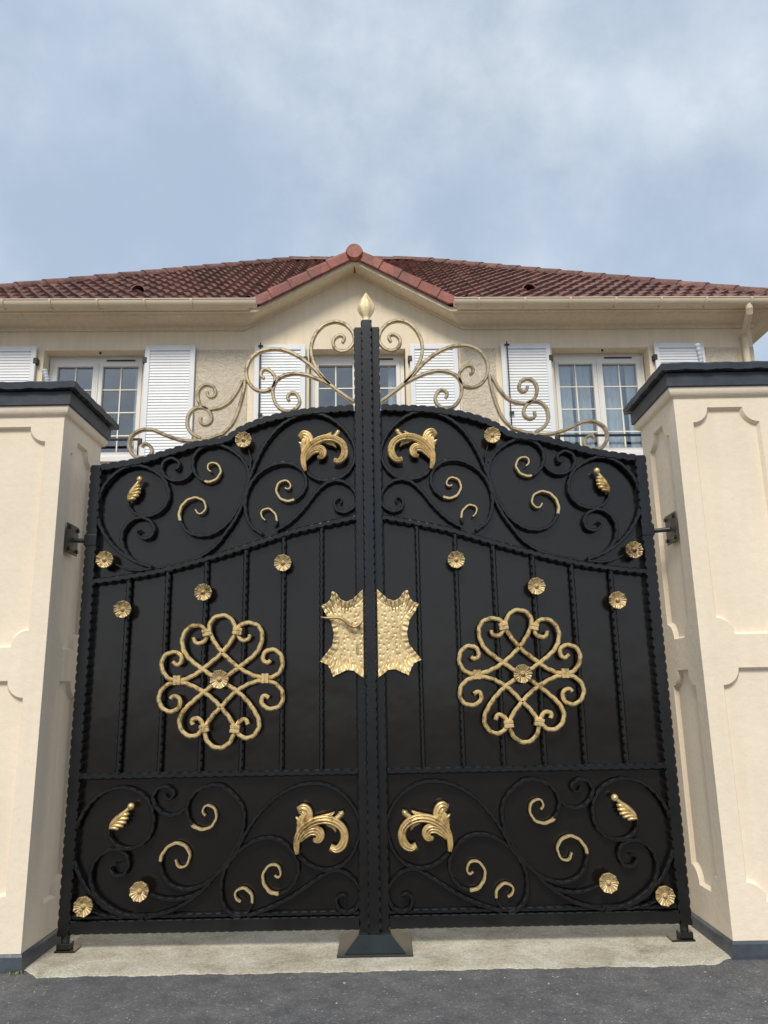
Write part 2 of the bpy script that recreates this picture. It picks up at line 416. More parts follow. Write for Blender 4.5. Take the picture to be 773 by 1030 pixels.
def make_pillar(cx, dz, inner, label):
    """inner = +1 when the gate is on the pillar's +X side."""
    t = thing('gate_pillar', label, 'pillar', (cx, 0, 0), 'pillars either side of the gate')
    zt = 2.83 + dz
    bm = bmesh.new()
    panels = [(-.187, .187, .245, 1.372, .088), (-.187, .187, 1.545, 2.775 + dz, .088)]
    pan_side = [(-.165, .165, .245, 1.372, .088), (-.165, .165, 1.545, 2.745 + dz, .088)]
    for k in range(4):
        face_with_panels(bm, -HW, HW, .05, zt, panels if k % 2 == 0 else pan_side, .024, Matrix.Rotation(PI / 2 * k, 4, 'Z') @ Matrix.Translation((0, -HW, 0)))
    bmesh.ops.remove_doubles(bm, verts=bm.verts[:], dist=.0005)
    link('shaft', bm, M['pillar'], t)
    bm = bmesh.new()
    prof = [(-.01, zt - .004), (.001, zt), (.004, zt + .006)]
    for k in range(7):
        a = PI / 2 * k / 6; prof.append((.004 + .026 * math.sin(a), zt + .008 + .045 * (1 - math.cos(a))))
    prof += [(.030, zt + .057), (-.02, zt + .058)]
    ring_sweep(bm, prof, HW); link('moulding', bm, M['pillar'], t)
    bm = bmesh.new(); z = zt + .0585
    ring_sweep(bm, [(.036, z), (.042, z + .003), (.043, z + .078), (.038, z + .081), (0, z + .082)], HW)
    link('fascia', bm, M['coping'], t)
    # coping slab: slightly pitched, worn front edges
    bm = bmesh.new(); z2 = z + .088
    a = HW + .078
    NS = 26; ringb, ringt, top = [], [], []
    for side in range(4):
        R = Matrix.Rotation(PI / 2 * side, 4, 'Z')
        for i in range(NS):
            s = -a + 2 * a * i / NS
            wob = .003 * math.sin(s * 31 + side * 2 + cx) + .002 * math.sin(s * 77 + side)
            ringb.append(bm.verts.new(R @ Vector((s, -a + .004, z2 + wob))))
            ringt.append(bm.verts.new(R @ Vector((s, -a, z2 + .036 + wob * .7))))
            top.append(bm.verts.new(R @ Vector((s * .96, -a * .96, z2 + .046 + wob * .5))))
    n = len(ringb)
    for k in range(n):
        j = (k + 1) % n
        bm.faces.new((ringb[k], ringb[j], ringt[j], ringt[k])); bm.faces.new((ringt[k], ringt[j], top[j], top[k]))
    apex = bm.verts.new((0, 0, z2 + .07)); low = bm.verts.new((0, 0, z2))
    for k in range(n):
        j = (k + 1) % n
        bm.faces.new((top[k], top[j], apex)); bm.faces.new((ringb[j], ringb[k], low))
    link('coping_slab', bm, M['coping'], t)
    box_obj('bedding', (-HW - .03, HW + .03, -HW - .03, HW + .03, z + .0815, z2 + .012), M['base'], t)
    bm = bmesh.new()
    ring_sweep(bm, [(.016, -.02), (.016, .012), (.012, .062), (.005, .074), (0, .075)], HW); link('plinth', bm, M['plinth'], t)
    # steel hinge bracket screwed to the inner face
    hx = inner * HW; hz = 2.165
    br = box_obj('hinge_bracket', (min(hx, hx + inner * .008), max(hx, hx + inner * .008), -.145, .015, hz - .085, hz + .085), M['steel'], t, .002)
    for dy, dz_ in ((-.125, .062), (-.005, .062), (-.125, -.062), (-.005, -.062)):
        bm = bmesh.new(); cyl(bm, (hx + inner * .006, dy, hz + dz_), (hx + inner * .02, dy, hz + dz_), .011, n=6); link('bolt', bm, M['base'], br)
    bm = bmesh.new(); cyl(bm, (hx + inner * .004, -.045, hz), (hx + inner * .085, -.010, hz), .013); link('hinge_pin', bm, M['base'], br)
    return t, z2
PL, zl = make_pillar(-1.997, 0, 1, 'cream rendered pillar with slate grey cap at the left end of the gate')
PR, zr = make_pillar(2.027, .042, -1, 'cream rendered pillar with slate grey cap at the right end of the gate')
def conduit(parent, pts, r=.016):
    bm = bmesh.new(); p = [Vector(q) for q in pts]
    c = catmull(p, 14); rr = [r * (1 + .12 * math.sin(i * 1.6)) for i in range(len(c))]
    pipe(bm, c, rr, 10); link('cable_conduit', bm, M['conduit'], parent, True)
conduit(PR, [(.015, .0, zr + .05), (.022, .0, zr + .14), (.024, .0, zr + .22), (.014, .0, zr + .32)])
conduit(PL, [(.033, .0, zl + .05), (.036, .0, zl + .14), (.034, .0, zl + .20), (.012, .0, zl + .27)])

# ------------------------------------------------------------------ ornaments
def rosette(parent, x, z, y=-.052, r=.048, mat='old_gold', pet=9):
    bm = bmesh.new(); NT = pet * 8; rs = (0, .1, .2, .26, .34, .5, .68, .84, .95, 1.0)
    def h(q, a):
        boss = .016 * math.sqrt(max(0, 1 - (q / .24) ** 2)) if q < .24 else 0
        dish = .014 * q ** 1.5
        rib = .004 * math.cos(2 * pet * a) * q * (1 - .2 * q)
        return boss + dish + rib + (.003 * math.cos(pet * a) * q if q > .5 else 0)
    rings = []
    for q in rs[1:]:
        ring = []
        for k in range(NT):
            a = 2 * PI * k / NT
            R = r * q * (1 + (.07 * abs(math.cos(pet * a / 2)) - .04) * q)
            ring.append(bm.verts.new((x + R * math.cos(a), y - h(q, a), z + R * math.sin(a))))
        rings.append(ring)
    c = bm.verts.new((x, y - h(0, 0), z))
    for k in range(NT): bm.faces.new((c, rings[0][k], rings[0][(k + 1) % NT]))
    for A, B in zip(rings, rings[1:]):
        for k in range(NT): bm.faces.new((A[k], B[k], B[(k + 1) % NT], A[(k + 1) % NT]))
    back = [bm.verts.new((v.co.x, y + .006, v.co.z)) for v in rings[-1]]
    for k in range(NT): bm.faces.new((rings[-1][k], back[k], back[(k + 1) % NT], rings[-1][(k + 1) % NT]))
    cb = bm.verts.new((x, y + .006, z))
    for k in range(NT): bm.faces.new((back[k], cb, back[(k + 1) % NT]))
    cyl(bm, (x, y + .004, z), (x, -.012, z), r * .28, n=10)      # stud that carries it
    return link('rosette', bm, M[mat], parent, True)
def lobe(bm, path, widths, y, height, ribs=3, m=1, groove=.30, step=.005, bend=0):
    """A cast leaf lobe: domed, grooved ribbon following a 2-D path with a changing width."""
    c = smooth_path(path, step, 3); n = len(c); K = 4 * ribs + 1; rows = []
    for i, p in enumerate(c):
        f = i / (n - 1); g = f * (len(widths) - 1); a = int(min(g, len(widths) - 2)); w = widths[a] + (widths[a + 1] - widths[a]) * (g - a)
        t = (c[min(i + 1, n - 1)] - c[max(i - 1, 0)]).normalized(); nn = Vector((-t.y, t.x)); row = []
        end = min(1, (1 - f) * 7, f * 12 + .35)
        for k in range(K):
            u = -1 + 2 * k / (K - 1)
            hgt = height * math.sqrt(max(0, 1 - u * u * .96)) * (1 - groove + groove * math.cos(ribs * PI * u + (0 if ribs % 2 == 0 else PI)) * -1) * (.45 + .55 * end)
            q = p + nn * (u * w / 2 * math.sqrt(max(.12, end)))
            row.append(bm.verts.new((q.x * m, y - hgt - bend * math.sin(PI * f), q.y)))
        row.append(bm.verts.new(((p + nn * w / 2 * .8).x * m, y + .006, (p + nn * w / 2 * .8).y))); row.append(bm.verts.new(((p - nn * w / 2 * .8).x * m, y + .006, (p - nn * w / 2 * .8).y)))
        rows.append(row)
    K2 = K + 2
    for A, B in zip(rows, rows[1:]):
        for k in range(K2): bm.faces.new((A[k], A[(k + 1) % K2], B[(k + 1) % K2], B[k]))
    bm.faces.new(rows[0][::-1]); bm.faces.new(rows[-1])

ACANTHUS = dict(                                                 # cast acanthus, traced as lobes in gate coordinates
    stem=[(-0.403, 0.455), (-0.406, 0.499), (-0.396, 0.548), (-0.360, 0.590), (-0.308, 0.618), (-0.251, 0.626), (-0.198, 0.611), (-0.160, 0.577), (-0.151, 0.535), (-0.165, 0.495), (-0.198, 0.474), (-0.229, 0.485)],
    crown=[(-0.396, 0.535), (-0.379, 0.579), (-0.363, 0.619), (-0.356, 0.652), (-0.373, 0.675), (-0.401, 0.667)],
    tip=[(-0.396, 0.601), (-0.394, 0.622), (-0.413, 0.640)],
    inner=[(-0.396, 0.517), (-0.372, 0.547), (-0.339, 0.571), (-0.303, 0.573), (-0.282, 0.553), (-0.291, 0.526), (-0.320, 0.522)],
    lash=[(-0.308, 0.620), (-0.265, 0.637), (-0.231, 0.646), (-0.205, 0.661)],
    bud=[(-0.212, 0.621), (-0.188, 0.634), (-0.169, 0.649), (-0.171, 0.665)],
    frond=[(-0.265, 0.617), (-0.236, 0.601), (-0.210, 0.583), (-0.198, 0.560)])
def acanthus(parent, m, seat=None, rot=0, mat='gold'):
    """Same casting everywhere, turned by rot on its own foot."""
    fx, fz = ACANTHUS['stem'][0]; sx, sz = seat or (fx, fz); cr, sr = math.cos(rot), math.sin(rot)
    def S(k): return [(sx + cr * (x - fx) - sr * (z - fz), sz + sr * (x - fx) + cr * (z - fz)) for x, z in ACANTHUS[k]]
    bm = bmesh.new(); y = -.034
    lobe(bm, S('frond'), [.012, .030, .022, .012], y + .004, .012, 2, m)
    lobe(bm, S('crown'), [.03, .06, .075, .074, .06], y, .019, 4, m, groove=.40, bend=.008)
    lobe(bm, S('tip'), [.03, .025, .012], y - .002, .012, 1, m)
    lobe(bm, S('inner'), [.025, .052, .058, .052, .035], y - .003, .018, 4, m, groove=.40, bend=.008)
    lobe(bm, S('lash'), [.02, .026, .022, .012], y, .014, 2, m)
    lobe(bm, S('bud'), [.018, .026, .032, .034], y - .002, .016, 1, m)
    lobe(bm, S('stem'), [.030, .034, .040, .044, .046, .046, .044, .042, .045, .05, .05], y - .006, .022, 3, m, groove=.38, bend=.012)
    return link('acanthus_leaf', bm, M[mat], parent, True)
def feather(parent, m, ball, base, mat='gold'):
    """Small cast leaf: a ball at the top, a spine and four fingers."""
    bm = bmesh.new(); A, B = Vector(ball), Vector(base); ax = B - A; L = ax.length; ax.normalize(); nn = Vector((-ax.y, ax.x))
    def P(u, v): q = A + ax * (u * L) + nn * (v * L); return (q.x, q.y)
    y = -.032
    lobe(bm, [P(0, .0), P(.3, -.02), P(.6, -.05), P(.85, -.04), P(1.04, .0)], [.018, .022, .030, .030, .016], y, .014, 1, m, bend=.008)
    for u0, v0, u1, v1 in ((.52, -.06, .22, .13), (.66, -.06, .34, .22), (.78, -.05, .48, .28), (.90, -.04, .63, .29), (1.0, -.02, .80, .24)):
        lobe(bm, [P(u0, v0), P((u0 + u1) / 2 - .03, (v0 + v1) / 2 - .01), P(u1, v1)], [.012, .022, .018], y - .002, .013, 1, m, bend=.004)
    bmesh.ops.create_uvsphere(bm, u_segments=14, v_segments=10, radius=.019, matrix=Matrix.Translation((A.x * m, y - .008, A.y)))
    return link('small_leaf', bm, M[mat], parent, True)

# ------------------------------------------------------------------ gate leaf data (left leaf; the right leaf mirrors it)
SCROLLS = [   # (points, number of gilded points at the start, tip taper)
    # upper panel
    ([(-1.412, 2.401), (-1.405, 2.365), (-1.374, 2.326), (-1.320, 2.307), (-1.262, 2.313), (-1.211, 2.345), (-1.179, 2.404), (-1.182, 2.470), (-1.215, 2.536), (-1.282, 2.587), (-1.363, 2.616), (-1.453, 2.600), (-1.529, 2.539), (-1.580, 2.450), (-1.591, 2.335), (-1.559, 2.233), (-1.483, 2.130), (-1.374, 2.049), (-1.257, 2.006)], 0),
    ([(-1.328, 2.223), (-1.347, 2.226), (-1.354, 2.207), (-1.329, 2.179), (-1.287, 2.174), (-1.256, 2.205), (-1.260, 2.254), (-1.298, 2.290), (-1.351, 2.299), (-1.407, 2.267), (-1.440, 2.198), (-1.425, 2.118), (-1.368, 2.048), (-1.273, 2.009)], 0),
    ([(-1.460, 2.021), (-1.391, 1.994), (-1.323, 1.987), (-1.257, 1.996)], 0),
    ([(-1.163, 2.616), (-1.149, 2.589), (-1.124, 2.598), (-1.128, 2.635), (-1.165, 2.659), (-1.209, 2.644), (-1.229, 2.598), (-1.205, 2.547), (-1.152, 2.519), (-1.089, 2.528), (-1.044, 2.572)], 0),
    ([(-0.933, 2.570), (-0.953, 2.586), (-0.953, 2.612), (-0.920, 2.627), (-0.885, 2.604), (-0.875, 2.563), (-0.906, 2.518), (-0.961, 2.508), (-1.015, 2.544), (-1.043, 2.605), (-1.039, 2.666), (-0.998, 2.716), (-0.923, 2.740), (-0.864, 2.729), (-0.798, 2.691), (-0.741, 2.634), (-0.711, 2.561), (-0.713, 2.478), (-0.737, 2.380), (-0.785, 2.273), (-0.837, 2.196), (-0.893, 2.122), (-0.974, 2.064), (-1.087, 2.022), (-1.210, 2.001)], 8),
    ([(-1.016, 2.339), (-1.002, 2.315), (-0.971, 2.318), (-0.955, 2.351), (-0.970, 2.392), (-1.019, 2.413), (-1.071, 2.394), (-1.106, 2.343), (-1.105, 2.278), (-1.063, 2.213), (-0.999, 2.185), (-0.926, 2.189), (-0.873, 2.216), (-0.820, 2.261), (-0.778, 2.326), (-0.736, 2.418), (-0.708, 2.511), (-0.670, 2.621), (-0.621, 2.727), (-0.553, 2.822), (-0.467, 2.889), (-0.370, 2.921), (-0.272, 2.914), (-0.175, 2.854), (-0.102, 2.762), (-0.076, 2.666), (-0.106, 2.572), (-0.176, 2.514), (-0.267, 2.503), (-0.336, 2.528), (-0.370, 2.565)], 9),
    ([(-0.492, 2.461), (-0.479, 2.449), (-0.458, 2.468), (-0.469, 2.498), (-0.506, 2.507), (-0.540, 2.477), (-0.540, 2.429), (-0.504, 2.387), (-0.446, 2.385), (-0.394, 2.423), (-0.368, 2.488), (-0.387, 2.560), (-0.448, 2.606), (-0.529, 2.614), (-0.614, 2.581), (-0.682, 2.516), (-0.722, 2.423), (-0.723, 2.325), (-0.691, 2.239), (-0.622, 2.187)], 9),
    ([(-0.606, 2.269), (-0.632, 2.297), (-0.624, 2.329), (-0.588, 2.339), (-0.552, 2.311), (-0.537, 2.268), (-0.548, 2.231)], 6),
    ([(-0.166, 2.361), (-0.153, 2.378), (-0.171, 2.397), (-0.200, 2.379), (-0.198, 2.335), (-0.156, 2.308), (-0.103, 2.325), (-0.071, 2.373), (-0.081, 2.433), (-0.123, 2.480), (-0.185, 2.503), (-0.251, 2.486), (-0.314, 2.427), (-0.383, 2.335), (-0.461, 2.256), (-0.539, 2.206)], 0),
    ([(-0.716, 2.703), (-0.698, 2.644), (-0.703, 2.572)], 0),
    # lower panel
    ([(-1.409, 0.594), (-1.407, 0.557), (-1.379, 0.519), (-1.323, 0.493), (-1.257, 0.502), (-1.203, 0.544), (-1.177, 0.616), (-1.191, 0.699), (-1.240, 0.761), (-1.315, 0.797), (-1.393, 0.799), (-1.480, 0.765), (-1.552, 0.686), (-1.591, 0.580), (-1.595, 0.470), (-1.555, 0.370), (-1.487, 0.275), (-1.402, 0.207), (-1.304, 0.163)], 0),
    ([(-1.359, 0.416), (-1.383, 0.418), (-1.394, 0.393), (-1.369, 0.362), (-1.326, 0.364), (-1.299, 0.408), (-1.314, 0.462), (-1.364, 0.490), (-1.425, 0.481), (-1.480, 0.435), (-1.497, 0.359), (-1.469, 0.279), (-1.408, 0.223), (-1.319, 0.175), (-1.203, 0.155)], 0),
    ([(-1.471, 0.191), (-1.399, 0.168), (-1.313, 0.158)], 0),
    ([(-1.178, 0.270), (-1.111, 0.246), (-1.030, 0.240), (-0.950, 0.260), (-0.889, 0.293)], 0),
    ([(-1.126, 0.765), (-1.115, 0.741), (-1.083, 0.741), (-1.074, 0.774), (-1.117, 0.803), (-1.167, 0.792), (-1.188, 0.748), (-1.167, 0.699), (-1.121, 0.661), (-1.059, 0.660), (-1.007, 0.691)], 0),
    ([(-0.899, 0.653), (-0.917, 0.675), (-0.899, 0.704), (-0.862, 0.697), (-0.838, 0.656), (-0.859, 0.602), (-0.911, 0.582), (-0.964, 0.602), (-0.994, 0.647), (-1.001, 0.708), (-0.970, 0.764), (-0.919, 0.796), (-0.865, 0.808), (-0.813, 0.801), (-0.752, 0.755), (-0.706, 0.699), (-0.691, 0.632), (-0.705, 0.545), (-0.749, 0.468), (-0.800, 0.390), (-0.845, 0.348), (-0.891, 0.293), (-0.970, 0.234), (-1.068, 0.185), (-1.193, 0.156)], 8),
    ([(-1.049, 0.435), (-1.035, 0.401), (-0.997, 0.400), (-0.973, 0.450), (-0.997, 0.498), (-1.051, 0.518), (-1.103, 0.490), (-1.131, 0.433), (-1.120, 0.372), (-1.085, 0.320), (-1.028, 0.293), (-0.962, 0.289), (-0.887, 0.315), (-0.819, 0.367), (-0.761, 0.427), (-0.721, 0.484), (-0.682, 0.559), (-0.625, 0.641), (-0.551, 0.717), (-0.463, 0.773), (-0.375, 0.801), (-0.281, 0.803), (-0.193, 0.770), (-0.119, 0.702), (-0.076, 0.617), (-0.081, 0.525), (-0.118, 0.440), (-0.179, 0.386), (-0.261, 0.370), (-0.342, 0.396), (-0.399, 0.443)], 8),
    ([(-0.522, 0.350), (-0.509, 0.333), (-0.489, 0.359), (-0.505, 0.394), (-0.539, 0.404), (-0.576, 0.377), (-0.586, 0.330), (-0.557, 0.276), (-0.513, 0.259), (-0.462, 0.270), (-0.418, 0.313), (-0.398, 0.378), (-0.419, 0.445), (-0.471, 0.505), (-0.543, 0.533), (-0.625, 0.523), (-0.696, 0.486), (-0.756, 0.430), (-0.795, 0.366), (-0.807, 0.292), (-0.795, 0.217), (-0.753, 0.166), (-0.698, 0.149)], 9),
    ([(-0.700, 0.225), (-0.728, 0.242), (-0.727, 0.275), (-0.691, 0.292), (-0.652, 0.270), (-0.636, 0.228), (-0.658, 0.178)], 6),
    ([(-0.152, 0.214), (-0.142, 0.239), (-0.173, 0.250), (-0.199, 0.227), (-0.190, 0.184), (-0.145, 0.160), (-0.091, 0.187), (-0.068, 0.251), (-0.095, 0.309), (-0.152, 0.355), (-0.213, 0.368), (-0.276, 0.339), (-0.357, 0.289), (-0.458, 0.230), (-0.568, 0.184), (-0.663, 0.155)], 0),
]
CREST = [
    [(-0.150, 3.389), (-0.135, 3.420), (-0.166, 3.440), (-0.203, 3.412), (-0.203, 3.362), (-0.162, 3.329), (-0.111, 3.343), (-0.076, 3.399), (-0.091, 3.466), (-0.141, 3.517), (-0.203, 3.531), (-0.267, 3.508), (-0.317, 3.448), (-0.342, 3.370), (-0.337, 3.292), (-0.306, 3.215), (-0.260, 3.148), (-0.224, 3.112)],
    [(-0.630, 3.161), (-0.651, 3.183), (-0.639, 3.219), (-0.598, 3.214), (-0.563, 3.165), (-0.572, 3.108), (-0.613, 3.079), (-0.672, 3.085), (-0.722, 3.133), (-0.741, 3.212), (-0.715, 3.291), (-0.656, 3.341), (-0.574, 3.355), (-0.492, 3.340), (-0.409, 3.294), (-0.337, 3.232), (-0.275, 3.161), (-0.214, 3.101), (-0.143, 3.043), (-0.081, 2.997)],
    [(-0.474, 3.013), (-0.488, 3.033), (-0.468, 3.063), (-0.432, 3.056), (-0.411, 3.008), (-0.432, 2.961), (-0.487, 2.944), (-0.542, 2.974), (-0.574, 3.046), (-0.569, 3.119), (-0.528, 3.169), (-0.459, 3.189), (-0.386, 3.183), (-0.306, 3.153), (-0.229, 3.113)],
    [(-0.976, 3.081), (-0.971, 3.053), (-0.942, 3.044), (-0.923, 3.070), (-0.940, 3.113), (-0.982, 3.127), (-1.022, 3.104), (-1.033, 3.051), (-1.013, 2.997), (-0.966, 2.969), (-0.906, 2.973), (-0.846, 3.005), (-0.797, 3.073), (-0.763, 3.149)],
    [(-1.007, 2.916), (-1.011, 2.884), (-0.981, 2.867), (-0.947, 2.887), (-0.947, 2.934), (-0.984, 2.975), (-1.041, 2.976), (-1.080, 2.939), (-1.090, 2.875), (-1.066, 2.822), (-1.008, 2.783)],
    [(-0.868, 2.810), (-0.812, 2.880), (-0.774, 2.987), (-0.752, 3.094), (-0.746, 3.159)],
    [(-1.356, 2.735), (-1.339, 2.759), (-1.302, 2.734), (-1.295, 2.690), (-1.336, 2.670), (-1.394, 2.677), (-1.433, 2.734), (-1.422, 2.805), (-1.363, 2.843), (-1.293, 2.842), (-1.221, 2.809), (-1.130, 2.776), (-1.049, 2.767), (-0.969, 2.776), (-0.868, 2.810)],
]
QUATREFOIL = [
    [(-0.992, 1.597), (-0.984, 1.571), (-0.949, 1.563), (-0.918, 1.596), (-0.931, 1.643), (-0.983, 1.664), (-1.033, 1.639), (-1.056, 1.574), (-1.026, 1.496), (-0.953, 1.433), (-0.868, 1.377), (-0.802, 1.337), (-0.748, 1.305), (-0.672, 1.232), (-0.620, 1.149), (-0.621, 1.091), (-0.666, 1.050), (-0.719, 1.062), (-0.738, 1.103), (-0.723, 1.139), (-0.691, 1.149), (-0.676, 1.122)],
    [(-0.678, 1.607), (-0.684, 1.581), (-0.721, 1.577), (-0.750, 1.614), (-0.734, 1.659), (-0.682, 1.673), (-0.627, 1.651), (-0.607, 1.590), (-0.635, 1.510), (-0.709, 1.446), (-0.804, 1.379), (-0.877, 1.333), (-0.960, 1.268), (-1.029, 1.202), (-1.053, 1.141), (-1.030, 1.085), (-0.978, 1.063), (-0.934, 1.086), (-0.923, 1.126), (-0.954, 1.160), (-0.985, 1.150), (-0.978, 1.125)],
    [(-1.103, 1.465), (-1.082, 1.446), (-1.055, 1.464), (-1.063, 1.505), (-1.109, 1.518), (-1.155, 1.492), (-1.163, 1.433), (-1.124, 1.375), (-1.057, 1.362), (-0.975, 1.393), (-0.900, 1.449), (-0.829, 1.511), (-0.769, 1.595), (-0.762, 1.657), (-0.797, 1.706), (-0.837, 1.717), (-0.885, 1.701), (-0.907, 1.651), (-0.885, 1.587), (-0.829, 1.511), (-0.741, 1.431), (-0.654, 1.384), (-0.585, 1.370), (-0.526, 1.381), (-0.492, 1.431), (-0.504, 1.495), (-0.549, 1.523), (-0.592, 1.507), (-0.602, 1.471), (-0.578, 1.447), (-0.559, 1.464)],
    [(-1.106, 1.265), (-1.094, 1.280), (-1.064, 1.273), (-1.052, 1.233), (-1.082, 1.199), (-1.135, 1.204), (-1.169, 1.251), (-1.162, 1.307), (-1.116, 1.346), (-1.048, 1.352), (-0.962, 1.319), (-0.885, 1.269), (-0.829, 1.215), (-0.770, 1.144), (-0.753, 1.085), (-0.773, 1.029), (-0.824, 1.000), (-0.877, 1.016), (-0.910, 1.067), (-0.900, 1.128), (-0.861, 1.183), (-0.824, 1.219), (-0.758, 1.288), (-0.674, 1.338), (-0.598, 1.353), (-0.534, 1.338), (-0.493, 1.295), (-0.492, 1.233), (-0.532, 1.203), (-0.581, 1.208), (-0.607, 1.244), (-0.593, 1.274), (-0.564, 1.262)],
]
CLASPS = [(p, a) for p, a in zip([(-0.916, 1.623), (-0.746, 1.627), (-1.073, 1.363), (-0.586, 1.365), (-0.914, 1.105), (-0.746, 1.098)], (12, -10, 90, 90, 8, -6))]
TOP_EDGE = [(-1.633, 2.622), (-1.606, 2.624), (-1.495, 2.640), (-1.358, 2.666), (-1.231, 2.702), (-1.125, 2.733), (-1.019, 2.763), (-0.863, 2.786), (-0.757, 2.851), (-0.650, 2.897), (-0.542, 2.927), (-0.434, 2.947), (-0.326, 2.961), (-0.217, 2.967), (-0.059, 2.974)]
MID_RAIL = [(-1.594, 1.925), (-1.396, 1.947), (-1.182, 1.984), (-0.938, 2.045), (-0.694, 2.117), (-0.476, 2.186), (-0.280, 2.232), (-0.060, 2.273)]
BAR_X = [p[0] for p in [(-1.383, 0.866), (-1.160, 0.862), (-0.940, 0.858), (-0.716, 0.854), (-0.497, 0.850), (-0.277, 0.846)]]
ROS_BAR = [(-1.396, 1.760), (-0.944, 1.848), (-0.495, 2.008)]
ROS = [(-1.516, 2.046), (-0.738, 2.751), (-1.508, 0.225), (-1.221, 0.292)]
QUAT_C = [(-0.835, 1.364)][0]
BALLS = [(-1.345, 2.525), (-1.293, 0.708)]
BASES = [(-1.407, 2.398), (-1.402, 0.599)]
ACA_UP = [(-0.370, 2.557)][0]
PLATE = [(-0.040, 1.848), (-0.067, 1.822), (-0.098, 1.793), (-0.135, 1.779), (-0.166, 1.794), (-0.191, 1.831), (-0.214, 1.841), (-0.222, 1.801), (-0.239, 1.776), (-0.275, 1.760), (-0.253, 1.717), (-0.219, 1.667), (-0.204, 1.600), (-0.214, 1.534), (-0.242, 1.488), (-0.282, 1.451), (-0.239, 1.431), (-0.220, 1.398), (-0.209, 1.366), (-0.170, 1.384), (-0.135, 1.401), (-0.096, 1.397), (-0.069, 1.377), (-0.040, 1.357)]

def yinterp(pts, x):
    for (x0, z0), (x1, z1) in zip(pts, pts[1:]):
        if x0 <= x <= x1 or x1 <= x <= x0: return z0 + (z1 - z0) * (x - x0) / (x1 - x0)
    return pts[-1][1] if abs(x - pts[-1][0]) < abs(x - pts[0][0]) else pts[0][1]
XO, XI = -1.645, -.083                                          # outer and inner edge of the left leaf
def straight(a, b): return resample([Vector(a), Vector(b)], .008)[0]
def lin(p): return resample([Vector(q) for q in catmull([Vector(q) for q in p], 6)], .008)[0]
def iron_bar(name, parent, path, w, y0, y1, m, dent=.004, period=.055, **k):
    bm = bmesh.new(); sweep(bm, path, w, y0, y1, dent, period, m=m, **k)
    return link(name, bm, M['iron'], parent)

